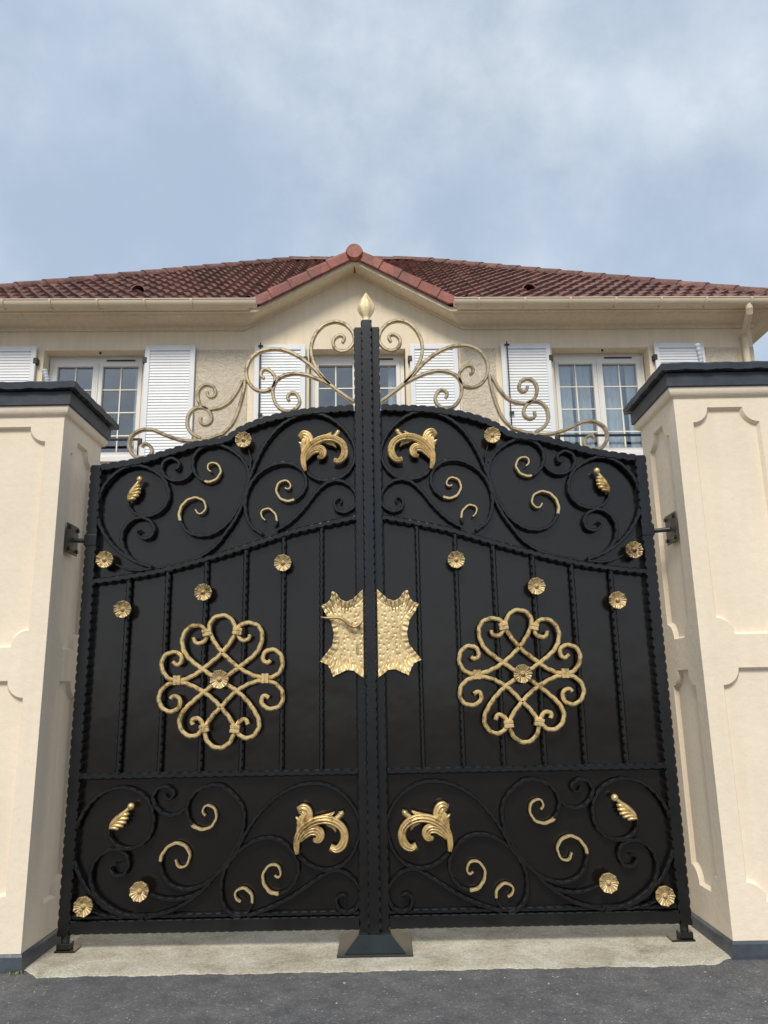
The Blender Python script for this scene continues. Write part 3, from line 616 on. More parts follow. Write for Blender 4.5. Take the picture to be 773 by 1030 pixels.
def make_leaf(m, label):
    t = thing('gate_leaf', label, 'gate', (m * (XO + XI) / 2, 0, 0), 'leaves of the double gate')
    inv = Matrix.Translation((-t.location.x, 0, 0))
    made = []
    top = [(x, z) for x, z in TOP_EDGE]
    zc = [(x, z - .024) for x, z in top]
    z_out = yinterp(top, XO + .02); z_in = top[-1][1]
    zb = .085
    # frame
    iron_bar('stile', t, straight((XO + .033, zb - .005), (XO + .033, z_out - .004)), .066, -.036, .036, m, .005, .05, cham=.06)
    iron_bar('stile', t, straight((XI + .022, zb), (XI + .022, z_in - .05)), .050, .001, .034, m, .002, .05, cham=.1)
    a = [p for p in zc if XO + .05 < p[0] < XI]
    path = lin([(XO + .064, yinterp(zc, XO + .064))] + a[1:] + [(XI - .0, zc[-1][1])])
    iron_bar('top_rail', t, path, .048, -.034, .034, m, .0055, .056, cham=.12)
    mid = [p for p in MID_RAIL]
    path = lin([(XO + .066, mid[0][1])] + [p for p in mid if XO + .12 < p[0] < XI - .06] + [(XI + .003, mid[-1][1])])
    iron_bar('arched_rail', t, path, .038, -.034, .02, m, .006, .05, cham=.2)
    iron_bar('lock_rail', t, straight((XO + .066, .862), (XI + .003, .862)), .036, -.034, .02, m, .006, .055, cham=.2)
    iron_bar('bottom_rail', t, straight((XO + .066, zb + .032), (XI + .003, zb + .032)), .064, -.034, .034, m, .002, .05, cham=.06)
    iron_bar('weld_strip', t, straight((XO + .066, zb + .077), (XI + .003, zb + .077)), .024, -.02, .018, m, .003, .05, cham=.2)
    # hinge sleeve on the outer stile
    bm = bmesh.new(); cx = m * (XO + .031); quad_box(bm, cx - .036, cx + .036, -.040, .038, 2.135, 2.20); bevel_all(bm, .003)
    link('hinge_sleeve', bm, M['iron'], t)
    # sheet steel infill (one pressed sheet)
    bm = bmesh.new(); P_ = lin([(XO + .05, yinterp(zc, XO + .05))] + a[1:] + [(XI + .018, zc[-1][1])]); cols = []
    for p in P_:
        cols.append([bm.verts.new((p.x * m, y, z)) for y, z in ((.019, zb + .02), (.019, p.y), (.023, p.y), (.023, zb + .02))])
    for A, B in zip(cols, cols[1:]):
        for k in range(4): bm.faces.new((A[k], A[(k + 1) % 4], B[(k + 1) % 4], B[k]))
    bm.faces.new(cols[0]); bm.faces.new(cols[-1][::-1])
    link('sheet_panel', bm, M['sheet'], t)
    # upright bars between lock rail and arched rail
    for x in BAR_X:
        iron_bar('upright_bar', t, straight((x, .876), (x, yinterp(mid, x) - .012)), .026, -.026, .006, m, .0035, .045, cham=.25)
    # scrolls
    for k, (pts, g) in enumerate(SCROLLS):
        bm = bmesh.new(); lay = bm.verts.layers.float.new('gilt')
        c = smooth_path(pts, .008, 4)
        gl = sum((Vector(p) - Vector(q)).length for p, q in zip(pts[:g], pts[1:g])) if g else 0
        small = len(pts) <= 4
        off = .0004 * (k % 5)
        sweep(bm, c, .0200 if not small else .016, -.028 + off, .002 + off, .0022, .05, cham=.17, taper=.45 if g else .12, w_end=.0095, gilt=gl, lay=lay, m=m)
        o = link('scroll' if not small else 'stem', bm, M['gilt_iron'], t)
    for pts in CREST:
        bm = bmesh.new(); c = smooth_path(pts, .007, 3)
        sweep(bm, c, .021, -.018, .014, .001, .07, cham=.2, taper=.08, w_end=.017, m=m)
        link('crest_scroll', bm, M['crest'], t)
    # quatrefoil
    q = bpy.data.objects.new('quatrefoil', None); COL.objects.link(q); q.parent = t
    qm = bmesh.new()
    for k, pts in enumerate(QUATREFOIL):
        sweep(qm, smooth_path(pts, .007, 3), .0235, -.058 + .0008 * k, -.027 - .0008 * k, .0022, .05, cham=.3, taper=.06, w_end=.02, m=m)
    bpy.data.objects.remove(q)
    q = link('quatrefoil', qm, M['gold'], t)
    for (x, z), ang in CLASPS:
        bm = bmesh.new(); R = Matrix.Translation((x * m, -.043, z)) @ Matrix.Rotation(-math.radians(ang) * m, 4, 'Y')
        for e in (-1, 1): quad_box(bm, -.026, .026, -.022, .018, e * .011 - .0085, e * .011 + .0085, R)
        quad_box(bm, -.024, .024, -.018, .016, -.006, .006, R)
        bevel_all(bm, .002, 1); link('clasp', bm, M['gold'], q)
    made.append(rosette(q, QUAT_C[0] * m, QUAT_C[1], -.066, .05))
    # rosettes, leaves
    for x, z in ROS_BAR + ROS: rosette(t, x * m, z)
    acanthus(t, m)
    acanthus(t, m, ACA_UP, math.radians(11))
    for b0, b1 in zip(BALLS, BASES): feather(t, m, b0, b1)
    # hide-shaped hammered lock plate
    bm = bmesh.new(); out = []
    raw = [Vector(p) for p in PLATE]
    for A, B in zip(raw, raw[1:] + raw[:1]):
        ns = max(3, round((B - A).length / .0045))
        for k in range(ns): out.append(A.lerp(B, k / ns))
    cen = Vector((-.152, 1.615)); n = len(out); rings = []
    xr = max(p.x for p in out)
    free = [(i, p) for i, p in enumerate(out) if p.x < xr - .012]
    def hgt(p, f, k):
        ki, d = min(((i, (q - p).length) for i, q in free), key=lambda t_: t_[1])
        rim = max(0, 1 - d / .034)
        ruff = (.0068 * math.sin(ki * 2 * PI / 6.4) + .003 * math.sin(ki * 2 * PI / 3.7)) * rim ** .8
        flare = .012 * rim ** 1.5 - .004 * math.exp(-((d - .036) / .004) ** 2)
        g = .0305; row = math.floor(p.y / g); px_ = p.x / g + .5 * (row % 2); fx = px_ % 1 - .5 + .22 * math.sin(row * 2.7 + math.floor(px_) * 4.1); fz = (p.y / g) % 1 - .5 + .2 * math.sin(row * 5.3 + math.floor(px_) * 1.9)
        dim = -.0075 * math.exp(-(fx * fx + fz * fz * 1.4) / .022) * min(1, max(0, (d - .036) / .008))
        return .011 + flare + ruff + dim
    RS = [0] + [((i + 1) / 46) for i in range(46)]
    for f in RS[1:]:
        rings.append([bm.verts.new(((cen.x + (p.x - cen.x) * f) * m, -.040 - hgt(cen + (p - cen) * f, f, k), cen.y + (p.y - cen.y) * f)) for k, p in enumerate(out)])
    c0 = bm.verts.new((cen.x * m, -.048, cen.y))
    for k in range(n): bm.faces.new((c0, rings[0][k], rings[0][(k + 1) % n]))
    for A, B in zip(rings, rings[1:]):
        for k in range(n): bm.faces.new((A[k], B[k], B[(k + 1) % n], A[(k + 1) % n]))
    back = [bm.verts.new((v.co.x, v.co.y + .006, v.co.z)) for v in rings[-1]]
    for k in range(n): bm.faces.new((rings[-1][k], back[k], back[(k + 1) % n], rings[-1][(k + 1) % n]))
    cb = bm.verts.new((cen.x * m, -.03, cen.y))
    for k in range(n): bm.faces.new((back[k], cb, back[(k + 1) % n]))
    pl = link('lock_plate', bm, M['plate'], t, True)
    box_obj('lock_case', (min(m * -.07, m * -.20), max(m * -.07, m * -.20), -.041, .019, 1.56, 1.68), M['iron'], t, .004)
    if m == -1 or m == 1:
        if label.startswith('left'):
            bm = bmesh.new()
            hp_ = smooth_path([(-0.048, 1.660), (-0.081, 1.636), (-0.114, 1.645), (-0.145, 1.675), (-0.186, 1.690), (-0.236, 1.688), (-0.277, 1.694)], .005, 3)
            lobe(bm, [tuple(p) for p in hp_], [.014, .020, .022, .020, .016, .014, .010], -.082, .010, 1, m)
            cyl(bm, (hp_[5].x * m, -.084, hp_[5].y), (hp_[5].x * m, -.045, hp_[5].y), .012)
            link('lever_handle', bm, M['old_gold'], pl, True)
            bm = bmesh.new(); kx, kz = [(-0.075, 1.515)][0]
            cyl(bm, (kx, -.058, kz + .010), (kx, -.046, kz + .010), .009, n=16)
            quad_box(bm, kx - .0075, kx + .0075, -.057, -.046, kz - .022, kz + .008)
            link('key_escutcheon', bm, M['old_gold'], pl)
    # everything was built in scene coordinates: re-seat on the leaf's own origin
    for o in t.children: o.data.transform(inv)
    for o in t.children:
        for c in o.children: c.data.transform(inv)
    return t
make_leaf(1, 'left black gate leaf whose gold hide-shaped plate carries the lever handle')
make_leaf(-1, 'right black gate leaf whose gold hide-shaped plate has no handle')

# ------------------------------------------------------------------ meeting post
post = thing('meeting_post', 'tall black hammered post with a gold flame finial between the two gate leaves', 'post', (0, 0, 0))
bm = bmesh.new(); sweep(bm, straight((0, .075), (0, 3.475)), .158, -.036, -.001, .0055, .056, cham=.10)
link('shaft', bm, M['iron'], post)
bm = bmesh.new(); sweep(bm, straight((0, .075), (0, 3.505)), .068, -.074, -.0365, .0075, .05, cham=.16)
link('cover_bar', bm, M['iron'], post)
bm = bmesh.new(); rings = []; NTH = 32
prof = [(.0, .020), (.012, .026), (.02, .020), (.035, .027), (.06, .042), (.085, .050), (.11, .048), (.14, .037), (.165, .022), (.185, .010), (.198, .002)]
for z, r in prof:
    rings.append([bm.verts.new((r * math.cos(a) * (1 + .10 * math.cos(6 * a + z * 14)), -.05 + .62 * r * math.sin(a) * (1 + .10 * math.cos(6 * a + z * 14)), 3.503 + z)) for a in [2 * PI * k / NTH for k in range(NTH)]])
for A, B in zip(rings, rings[1:]):
    for k in range(NTH): bm.faces.new((A[k], A[(k + 1) % NTH], B[(k + 1) % NTH], B[k]))
bm.faces.new(rings[0][::-1]); bm.faces.new(rings[-1])
link('flame_finial', bm, M['flame'], post, True)
bm = bmesh.new()
def frustum(bm, a, b, z0, z1):
    A = [bm.verts.new((x, y, z0)) for x, y in ((a[0], a[2]), (a[1], a[2]), (a[1], a[3]), (a[0], a[3]))]
    B = [bm.verts.new((x, y, z1)) for x, y in ((b[0], b[2]), (b[1], b[2]), (b[1], b[3]), (b[0], b[3]))]
    for k in range(4): bm.faces.new((A[k], A[(k + 1) % 4], B[(k + 1) % 4], B[k]))
    bm.faces.new(A[::-1]); bm.faces.new(B)
frustum(bm, (-.150, .158, -.178, .15), (-.082, .084, -.088, .08), .0145, .074); bevel_all(bm, .002, 1)
link('pyramid_foot', bm, M['base'], post)
box_obj('foot_plate', (-.186, .192, -.198, .18, .004, .014), M['base'], post, .002)

# floor pivots under the outer stiles
def floor_pivot(x, label):
    t = thing('floor_pivot', label, 'gate pivot', (x, 0, 0), 'floor pivots under the gate leaves')
    s = -1 if x < 0 else 1
    box_obj('base_plate', (-.038 - .045 * (s > 0), .038 + .030 * (s < 0), -.046, .045, .004, .013), M['iron'], t, .002)
    bm = bmesh.new(); quad_box(bm, -.034, .034, -.033, .033, .013, .045); bevel_all(bm, .004); link('bearing_block', bm, M['iron'], t)
    bm = bmesh.new(); cyl(bm, (0, 0, .045), (0, 0, .0795), .022); link('pin', bm, M['base'], t)
floor_pivot(XO + .035, 'black steel pivot on the concrete beside the left pillar plinth')
floor_pivot(-XO - .035, 'black steel pivot on the concrete beside the right pillar plinth')

# ------------------------------------------------------------------ house (own axes: x along the front, y into the house)
house = thing('house', 'cream rendered house with red tiled hip roof, small gable and white shutters behind the gate', 'house', (0, 4.6, 0), None, math.radians(1.7))
UL, UR, DEP = -5.42, 4.863, 8.0
CU = -.235                                                      # gable centre line
WZ0, WZ1 = 4.10, 5.51
WINS = [(-4.117, -2.873), (-.822, .396), (2.259, 3.498)]
ZT = 5.80
bm = bmesh.new()
us = sorted([UL, UR] + [u for w in WINS for u in w]); zs = [-.03, WZ0, WZ1, ZT]
for u0, u1 in zip(us, us[1:]):
    for z0, z1 in zip(zs, zs[1:]):
        if (u0, u1) in WINS and z0 == WZ0: continue
        bm.faces.new([bm.verts.new(p) for p in ((u0, 0, z0), (u1, 0, z0), (u1, 0, z1), (u0, 0, z1))])
for u0, u1 in WINS:                                             # reveals
    for a, b in (((u0, WZ0), (u1, WZ0)), ((u1, WZ0), (u1, WZ1)), ((u1, WZ1), (u0, WZ1)), ((u0, WZ1), (u0, WZ0))):
        bm.faces.new([bm.verts.new(p) for p in ((a[0], 0, a[1]), (b[0], 0, b[1]), (b[0], .30, b[1]), (a[0], .30, a[1]))])
bm.faces.new([bm.verts.new(p) for p in ((CU - 1.42, 0, ZT), (CU + 1.38, 0, ZT), (CU, 0, 6.575))])       # gable triangle
for p in (((UR, 0), (UR, DEP)), ((UR, DEP), (UL, DEP)), ((UL, DEP), (UL, 0))):
    bm.faces.new([bm.verts.new(q) for q in ((*p[0], -.03), (*p[1], -.03), (*p[1], ZT), (*p[0], ZT))])
bmesh.ops.remove_doubles(bm, verts=bm.verts[:], dist=.0005)
wall = link('wall', bm, M['wall'], house, recalc=False)
# dim rooms behind the windows
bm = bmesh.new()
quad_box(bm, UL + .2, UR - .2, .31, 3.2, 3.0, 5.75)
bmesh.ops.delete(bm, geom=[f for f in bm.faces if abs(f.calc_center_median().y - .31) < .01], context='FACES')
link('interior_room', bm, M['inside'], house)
for u0, u1 in ((-2.229, -1.582), (1.09, 1.533), (4.221, 4.66), (4.79, 4.855)):
    bm = bmesh.new(); quad_box(bm, u0, u1, -.010, .004, 3.6, 5.505); bevel_all(bm, .003, 1); link('rough_render_panel', bm, M['rough'], house)

def window(u0, u1, curtain):
    f = .05; y0, y1 = .17, .235
    bm = bmesh.new()
    fu0, fu1 = u0 + .012, u1 - .012; zb, zt = WZ0 + .02, WZ1 - .045
    for d in ((fu0, fu0 + f, y0, y1, zb, zt), (fu1 - f, fu1, y0, y1, zb, zt), (fu0 + f, fu1 - f, y0, y1, zt - f, zt), (fu0 + f, fu1 - f, y0, y1, zb, zb + f)):
        quad_box(bm, *d)
    quad_box(bm, u0, u1, y0 + .02, y1 + .01, zt, WZ1)              # head filler
    wf = link('window', bm, M['frame'], house)
    cu = (fu0 + fu1) / 2
    for a, b in ((fu0 + f + .002, cu - .012), (cu + .012, fu1 - f - .002)):
        g = .052; za, zc = zb + f + .002, zt - f - .002
        bm = bmesh.new()
        for d in ((a, a + g, y0 - .012, y1 - .01, za, zc), (b - g, b, y0 - .012, y1 - .01, za, zc), (a + g, b - g, y0 - .012, y1 - .01, zc - g, zc), (a + g, b - g, y0 - .012, y1 - .01, za, za + g)):
            quad_box(bm, *d)
        bevel_all(bm, .004, 1); link('sash', bm, M['frame'], wf)
        bm = bmesh.new(); quad_box(bm, a + g - .006, b - g + .006, .200, .204, za + g - .006, zc - g + .006); link('pane', bm, M['glass'], wf)
        bm = bmesh.new(); mid = (a + b) / 2; r = .0075
        quad_box(bm, mid - r, mid + r, .188, .198, za + g, zc - g)
        for q in (1, 2, 3):
            z = zc - g - (zc - za - 2 * g) * (q * .268)
            quad_box(bm, a + g, mid - r, .189, .197, z - r, z + r); quad_box(bm, mid + r, b - g, .189, .197, z - r, z + r)
        link('glazing_bars', bm, M['bead'], wf)
    bm = bmesh.new(); quad_box(bm, cu - .011, cu + .011, y0 - .018, y1 - .005, zb + f, zt - f); bevel_all(bm, .003, 1); link('astragal', bm, M['frame'], wf)
    bm = bmesh.new(); quad_box(bm, cu + .1, cu + .46, y0 - .010, y0 + .01, zt - .030, zt - .012); link('vent_slot', bm, M['hinge'], wf)
    bm = bmesh.new(); cyl(bm, (cu + .05, .06, WZ1 - .0), (cu + .05, .06, WZ1 - .022), .014, n=10); link('shutter_hook', bm, M['hinge'], wf)
    bm = bmesh.new(); quad_box(bm, u0 - .03, u1 + .03, -.035, .172, WZ0 - .055, WZ0 + .018); bevel_all(bm, .008, 2); link('sill', bm, M['frame'], wf)
    for (c0, c1) in curtain:
        bm = bmesh.new(); prev = None; n = 90
        for i in range(n + 1):
            u = c0 + (c1 - c0) * i / n; s = (u - c0)
            y = .30 + .022 * math.sin(s * 62) + .012 * math.sin(s * 143 + 1)
            row = [bm.verts.new((u, y, WZ0 - .05)), bm.verts.new((u, y * .98 + .006, WZ1 + .04))]
            if prev: bm.faces.new((prev[0], row[0], row[1], prev[1]))
            prev = row
        link('curtain', bm, M['curtain'], wf, True)
    bm = bmesh.new()                                              # black hand rail across the opening
    quad_box(bm, u0 + .001, u1 - .001, .035, .060, 4.335, 4.362)
    for u in (u0 + .03, u1 - .03): quad_box(bm, u - .008, u + .008, .040, .055, WZ0 + .018, 4.335)
    link('guard_rail', bm, M['iron'], house)
window(*WINS[0], [(-3.06, -2.80)])
window(*WINS[1], [(-.25, .02), (.18, .45)])
window(*WINS[2], [(2.2, 2.56), (2.60, 2.80), (2.86, 3.22), (3.28, 3.55)])

def shutter(u0, u1, hinge_at, rod):
    z0, z1 = 4.03, 5.545; y0, y1 = -.062, -.026; s = .062
    bm = bmesh.new()
    for d in ((u0, u0 + s, y0, y1, z0, z1), (u1 - s, u1, y0, y1, z0, z1), (u0 + s, u1 - s, y0, y1, z1 - .07, z1), (u0 + s, u1 - s, y0, y1, z0, z0 + .09)): quad_box(bm, *d)
    bevel_all(bm, .004, 1)
    sh = link('shutter', bm, M['white'], house)
    bm = bmesh.new(); n = 36; a, b = z0 + .09, z1 - .07
    for i in range(n):
        z = a + (b - a) * (i + .5) / n
        R = Matrix.Translation(((u0 + u1) / 2, (y0 + y1) / 2 + .002, z)) @ Matrix.Rotation(math.radians(-13), 4, 'X')
        quad_box(bm, -(u1 - u0) / 2 + s - .004, (u1 - u0) / 2 - s + .004, -.005, .005, -.023, .023, R)
    link('louvres', bm, M['white'], sh)
    hu = u0 if hinge_at < 0 else u1
    for z in (5.31, 4.25):
        bm = bmesh.new(); quad_box(bm, hu - .026, hu + .026, -.070, .0, z, z + .075); bevel_all(bm, .005, 1); link('hinge', bm, M['hinge'], sh)
    if rod:
        bm = bmesh.new(); cyl(bm, (u0 + .075, -.078, z0 + .02), (u0 + .075, -.078, z1 + .02), .008, n=8)
        quad_box(bm, u0 + .045, u0 + .105, -.080, -.064, z1 - .03, z1 - .012); quad_box(bm, u0 + .06, u0 + .115, -.085, -.064, 4.60, 4.625)
        link('latch_rod', bm, M['hinge'], sh)
for u0, u1, h, r in ((-4.80, -4.19, 1, 0), (-2.85, -2.232, -1, 0), (-1.495, -.860, 1, 1), (.447, 1.053, -1, 0), (1.600, 2.228, 1, 1), (3.556, 4.197, -1, 0)):
    shutter(u0, u1, h, r)

# cornice: one moulding that runs along the eaves and up over the gable
bm = bmesh.new()
PATH = [((UL, DEP, 5.765), (-.30, 0, .11)), ((UL, 0, 5.765), (-.30, -.30, .11)), ((CU - 1.415, 0, 5.765), (.20, -.30, .11)), ((CU, 0, 6.540), (0, -.30, .0)),
        ((CU + 1.385, 0, 5.765), (-.20, -.30, .11)), ((UR, 0, 5.765), (.30, -.30, .11)), ((UR, DEP, 5.765), (.30, 0, .11))]
PROF = [(-.02, 0, -.004), (.10, 0, -.004), (.115, 0, .004), (.115, .1, .014), (.13, .12, .018), (.17, .16, .018), (.30, .22, .016), (.48, .36, .014), (.66, .56, .010), (.80, .82, .0), (.86, .98, .0), (.93, 1, -.006), (1, 1, -.004), (1.0, 1, .05), (-.02, 1, .05)]
prev = None
for b, d in PATH:
    ring = [bm.verts.new((b[0] + d[0] * a, b[1] + d[1] * a, b[2] + d[2] * c + e)) for a, c, e in PROF]
    if prev:
        for k in range(len(ring) - 1): bm.faces.new((prev[k], prev[k + 1], ring[k + 1], ring[k]))
    prev = ring
link('cornice', bm, M['trim'], house)

for d in ((UL - .41, UL - .29, -.39, DEP + .39, 5.885, 5.93), (UR + .29, UR + .41, -.39, DEP + .39, 5.885, 5.93), (UL - .29, CU - 1.30, -.39, -.29, 5.885, 5.93), (CU + 1.27, UR + .29, -.39, -.29, 5.885, 5.93)):
    box_obj('soffit', d, M['trim'], house)
# roof ---------------------------------------------------------------------
EV, EZ, SL = -.40, 5.945, .727                                   # eave line, its height, slope
PITCH = math.atan(SL); E_L, E_R = UL - .42, UR + .42
MID = (DEP - 2 * EV) / 2 + EV                                    # ridge line depth
ROW, WAVE = .33, .168
def tile_slope(length, run, M4, coarse=1):
    """Interlocking tiles on a rectangle: local x along the eave, y up the slope, z out of it."""
    bm = bmesh.new(); sl = run / math.cos(PITCH); nr = int(sl / ROW) + 1; nx = int(length / WAVE * 8 / coarse)
    prevtop = None
    for r in range(nr):
        t0 = r * ROW - .03; t1 = min((r + 1) * ROW, sl + .02); lines = []
        for t, lift in ((t0, .008), (t0, .044), (t1, .004)):
            line = []
            for i in range(nx + 1):
                x = length * i / nx; ph = (x / WAVE) % 1
                h = .036 * (.5 - .5 * math.cos(2 * PI * ph)) ** .8 + .006 * math.sin(4 * PI * ph)
                k = math.floor(x / WAVE); j = ((k * 73 + r * 151) % 17) / 17 - .5
                line.append(bm.verts.new((x, t + j * .008, h + lift + j * .004)))
            lines.append(line)
        for A, B in zip(lines, lines[1:]):
            for i in range(nx): bm.faces.new((A[i], A[i + 1], B[i + 1], B[i]))
    for v in bm.verts: v.co = M4 @ v.co
    return bm
def slope_mtx(o, ex, ey_h):
    ex = Vector(ex); h = Vector(ey_h); ey = (h * math.cos(PITCH) + Vector((0, 0, 1)) * math.sin(PITCH)).normalized(); ez = ex.cross(ey)
    m = Matrix((ex, ey, ez)).transposed().to_4x4(); m.translation = Vector(o); return m
def cut(bm, co, no):
    bmesh.ops.bisect_plane(bm, geom=bm.verts[:] + bm.edges[:] + bm.faces[:], plane_co=co, plane_no=no, clear_outer=True, dist=.0001)
RUN = MID - EV
roof_bm = tile_slope(E_R - E_L, RUN, slope_mtx((E_L, EV, EZ), (1, 0, 0), (0, 1, 0)))
cut(roof_bm, (E_L, EV, 0), (-1, 1, 0)); cut(roof_bm, (E_R, EV, 0), (1, 1, 0))
# open the front slope under the little gable
GH = .71; GW = 1.385; GV = GH / SL
for s in (-1, 1):
    bmesh.ops.bisect_plane(roof_bm, geom=roof_bm.verts[:] + roof_bm.edges[:] + roof_bm.faces[:], plane_co=(CU + s * GW, EV, 0), plane_no=(GV, s * GW, 0), dist=.0001)
def inside(c): return c.y < EV + .02 + GV * (1 - abs(c.x - CU) / GW) - .02 and abs(c.x - CU) < GW
bmesh.ops.delete(roof_bm, geom=[f for f in roof_bm.faces if inside(f.calc_center_median())], context='FACES')
roof = link('roof', roof_bm, M['tile'], house, recalc=False)
for nm, o, ex, ey, L, cs in (('side_slope', (E_R, EV, EZ), (0, 1, 0), (-1, 0, 0), DEP - 2 * EV, ((( E_R, EV, 0), (-1, -1, 0)), ((E_R, DEP - EV, 0), (-1, 1, 0)))),
                             ('side_slope', (E_L, DEP - EV, EZ), (0, -1, 0), (1, 0, 0), DEP - 2 * EV, (((E_L, EV, 0), (1, -1, 0)), ((E_L, DEP - EV, 0), (1, 1, 0)))),
                             ('rear_slope', (E_R, DEP - EV, EZ), (-1, 0, 0), (0, -1, 0), E_R - E_L, (((E_R, DEP - EV, 0), (1, -1, 0)), ((E_L, DEP - EV, 0), (-1, -1, 0))))):
    b2 = tile_slope(L, RUN, slope_mtx(o, ex, ey), 2)
    for c, n_ in cs: cut(b2, c, n_)
    link(nm, b2, M['tile'], roof, recalc=False)
# gable roof: two tiled cheeks running back into the main slope
for s in (-1, 1):
    bm = bmesh.new(); sl = math.hypot(GW, GH); na, nb = 40, 5
    g = []
    for j in range(nb + 1):
        row = []
        for i in range(na + 1):
            q = i / na; v = EV + .06 + (GV + .12 - .06) * (1 - q) * (j / nb) + .06 * (j / nb)
            h = .02 * math.sin(2 * PI * q * sl / .33)
            row.append(bm.verts.new((CU + s * GW * q, v, EZ + GH * (1 - q) + .03 + h * .5)))
        g.append(row)
    for j in range(nb):
        for i in range(na): bm.faces.new((g[j][i], g[j][i + 1], g[j + 1][i + 1], g[j + 1][i]))
    link('gable_slope', bm, M['tile'], roof)
    # verge tiles, each stepping over the one below
    bm = bmesh.new(); nt = 5; u_lo, z_lo = CU + s * 1.27, EZ + .051; u_hi, z_hi = CU + s * .075, 6.655
    A = Vector((u_lo, 0, z_lo)); B = Vector((u_hi, 0, z_hi)); ax = (B - A).normalized(); up = Vector((-ax.z * s, 0, ax.x * s)) 
    if up.z < 0: up = -up
    for k in range(nt):
        p0 = A.lerp(B, k / nt) - ax * .03; p1 = A.lerp(B, (k + 1) / nt)
        for ring_i, (p, o_) in enumerate(((p0, .014), (p1, .0))):
            prof = [(-.335 - o_, -.105), (-.345 - o_, -.095), (-.348 - o_, .0 + o_), (-.338 - o_, .028 + o_), (-.312, .044 + o_), (-.27, .052 + o_), (-.20, .050 + o_), (-.13, .03 + o_), (-.13, -.0), (-.31, -.06), (-.318, -.105)]
            ring = [bm.verts.new(p + up * n_ + Vector((0, v, 0))) for v, n_ in prof]
            if k == 0 and ring_i == 0:                                # lowest tile is cut level along the eave
                for v_ in ring: v_.co += ax * ((EZ + .004 - v_.co.z) / ax.z)
            if ring_i == 0: r0 = ring
        for q in range(len(r0)): bm.faces.new((r0[q], r0[(q + 1) % len(r0)], ring[(q + 1) % len(r0)], ring[q]))
        bm.faces.new(r0[::-1]); bm.faces.new(ring)
    link('verge_tiles', bm, M['verge'], roof)
bm = bmesh.new()                                                  # gable ridge with its round end cap
cyl(bm, (CU, -.392, 6.655), (CU, -.352, 6.655), .095, .108, n=28); cyl(bm, (CU, -.352, 6.655), (CU, EV + GV + .1, 6.655), .108, .10, n=28)
link('ridge_end_cap', bm, M['verge'], roof)
def ridge_line(a, b, r=.105, L=.40):
    bm = bmesh.new(); a, b = Vector(a), Vector(b); d = (b - a); n = max(1, round(d.length / L)); ax = d.normalized()
    side = ax.cross(Vector((0, 0, 1))).normalized(); up = side.cross(ax)
    for k in range(n):
        p0 = a.lerp(b, k / n) - ax * .04; p1 = a.lerp(b, (k + 1) / n); rr = []
        for p, r_ in ((p0, r * 1.10), (p1, r * .95)):
            o_ring = [bm.verts.new(p + side * math.cos(t) * r_ * 1.1 + up * math.sin(t) * r_) for t in [PI * (i / 10) for i in range(11)]]
            i_ring = [bm.verts.new(p + side * math.cos(t) * r_ * .92 + up * math.sin(t) * r_ * .82) for t in [PI * (1 - i / 10) for i in range(11)]]
            rr.append(o_ring + i_ring)
        K = len(rr[0])
        for q in range(K): bm.faces.new((rr[0][q], rr[0][(q + 1) % K], rr[1][(q + 1) % K], rr[1][q]))
        bm.faces.new(rr[0][::-1]); bm.faces.new(rr[1])
    return bm
RZ = EZ + SL * RUN
for a, b in (((E_L, EV, EZ), (E_L + RUN, MID, RZ)), ((E_R, EV, EZ), (E_R - RUN, MID, RZ)), ((E_L + RUN, MID, RZ), (E_R - RUN, MID, RZ)),
             ((E_L, DEP - EV, EZ), (E_L + RUN, MID, RZ)), ((E_R, DEP - EV, EZ), (E_R - RUN, MID, RZ))):
    link('ridge_tiles', ridge_line(a, b), M['tile'], roof)
for u, k in ((-3.05, 2), (2.06, 2)):                               # small hooded vent tiles
    bm = bmesh.new(); t = ROW * (k + .35); v = EV + t * math.cos(PITCH); z = EZ + t * math.sin(PITCH) + .03
    rr = []
    for y, s in ((-.09, 1), (.10, .55)):
        rr.append([bm.verts.new((u + math.cos(a) * .095 * s, v + y, z + y * SL * .45 + math.sin(a) * .085 * s + .012)) for a in [PI * i / 10 for i in range(11)]])
    for q in range(10): bm.faces.new((rr[0][q], rr[0][q + 1], rr[1][q + 1], rr[1][q]))
    o = link('vent_tile', bm, M['tile'], roof)
    md = o.modifiers.new('thick', 'SOLIDIFY'); md.thickness = .014

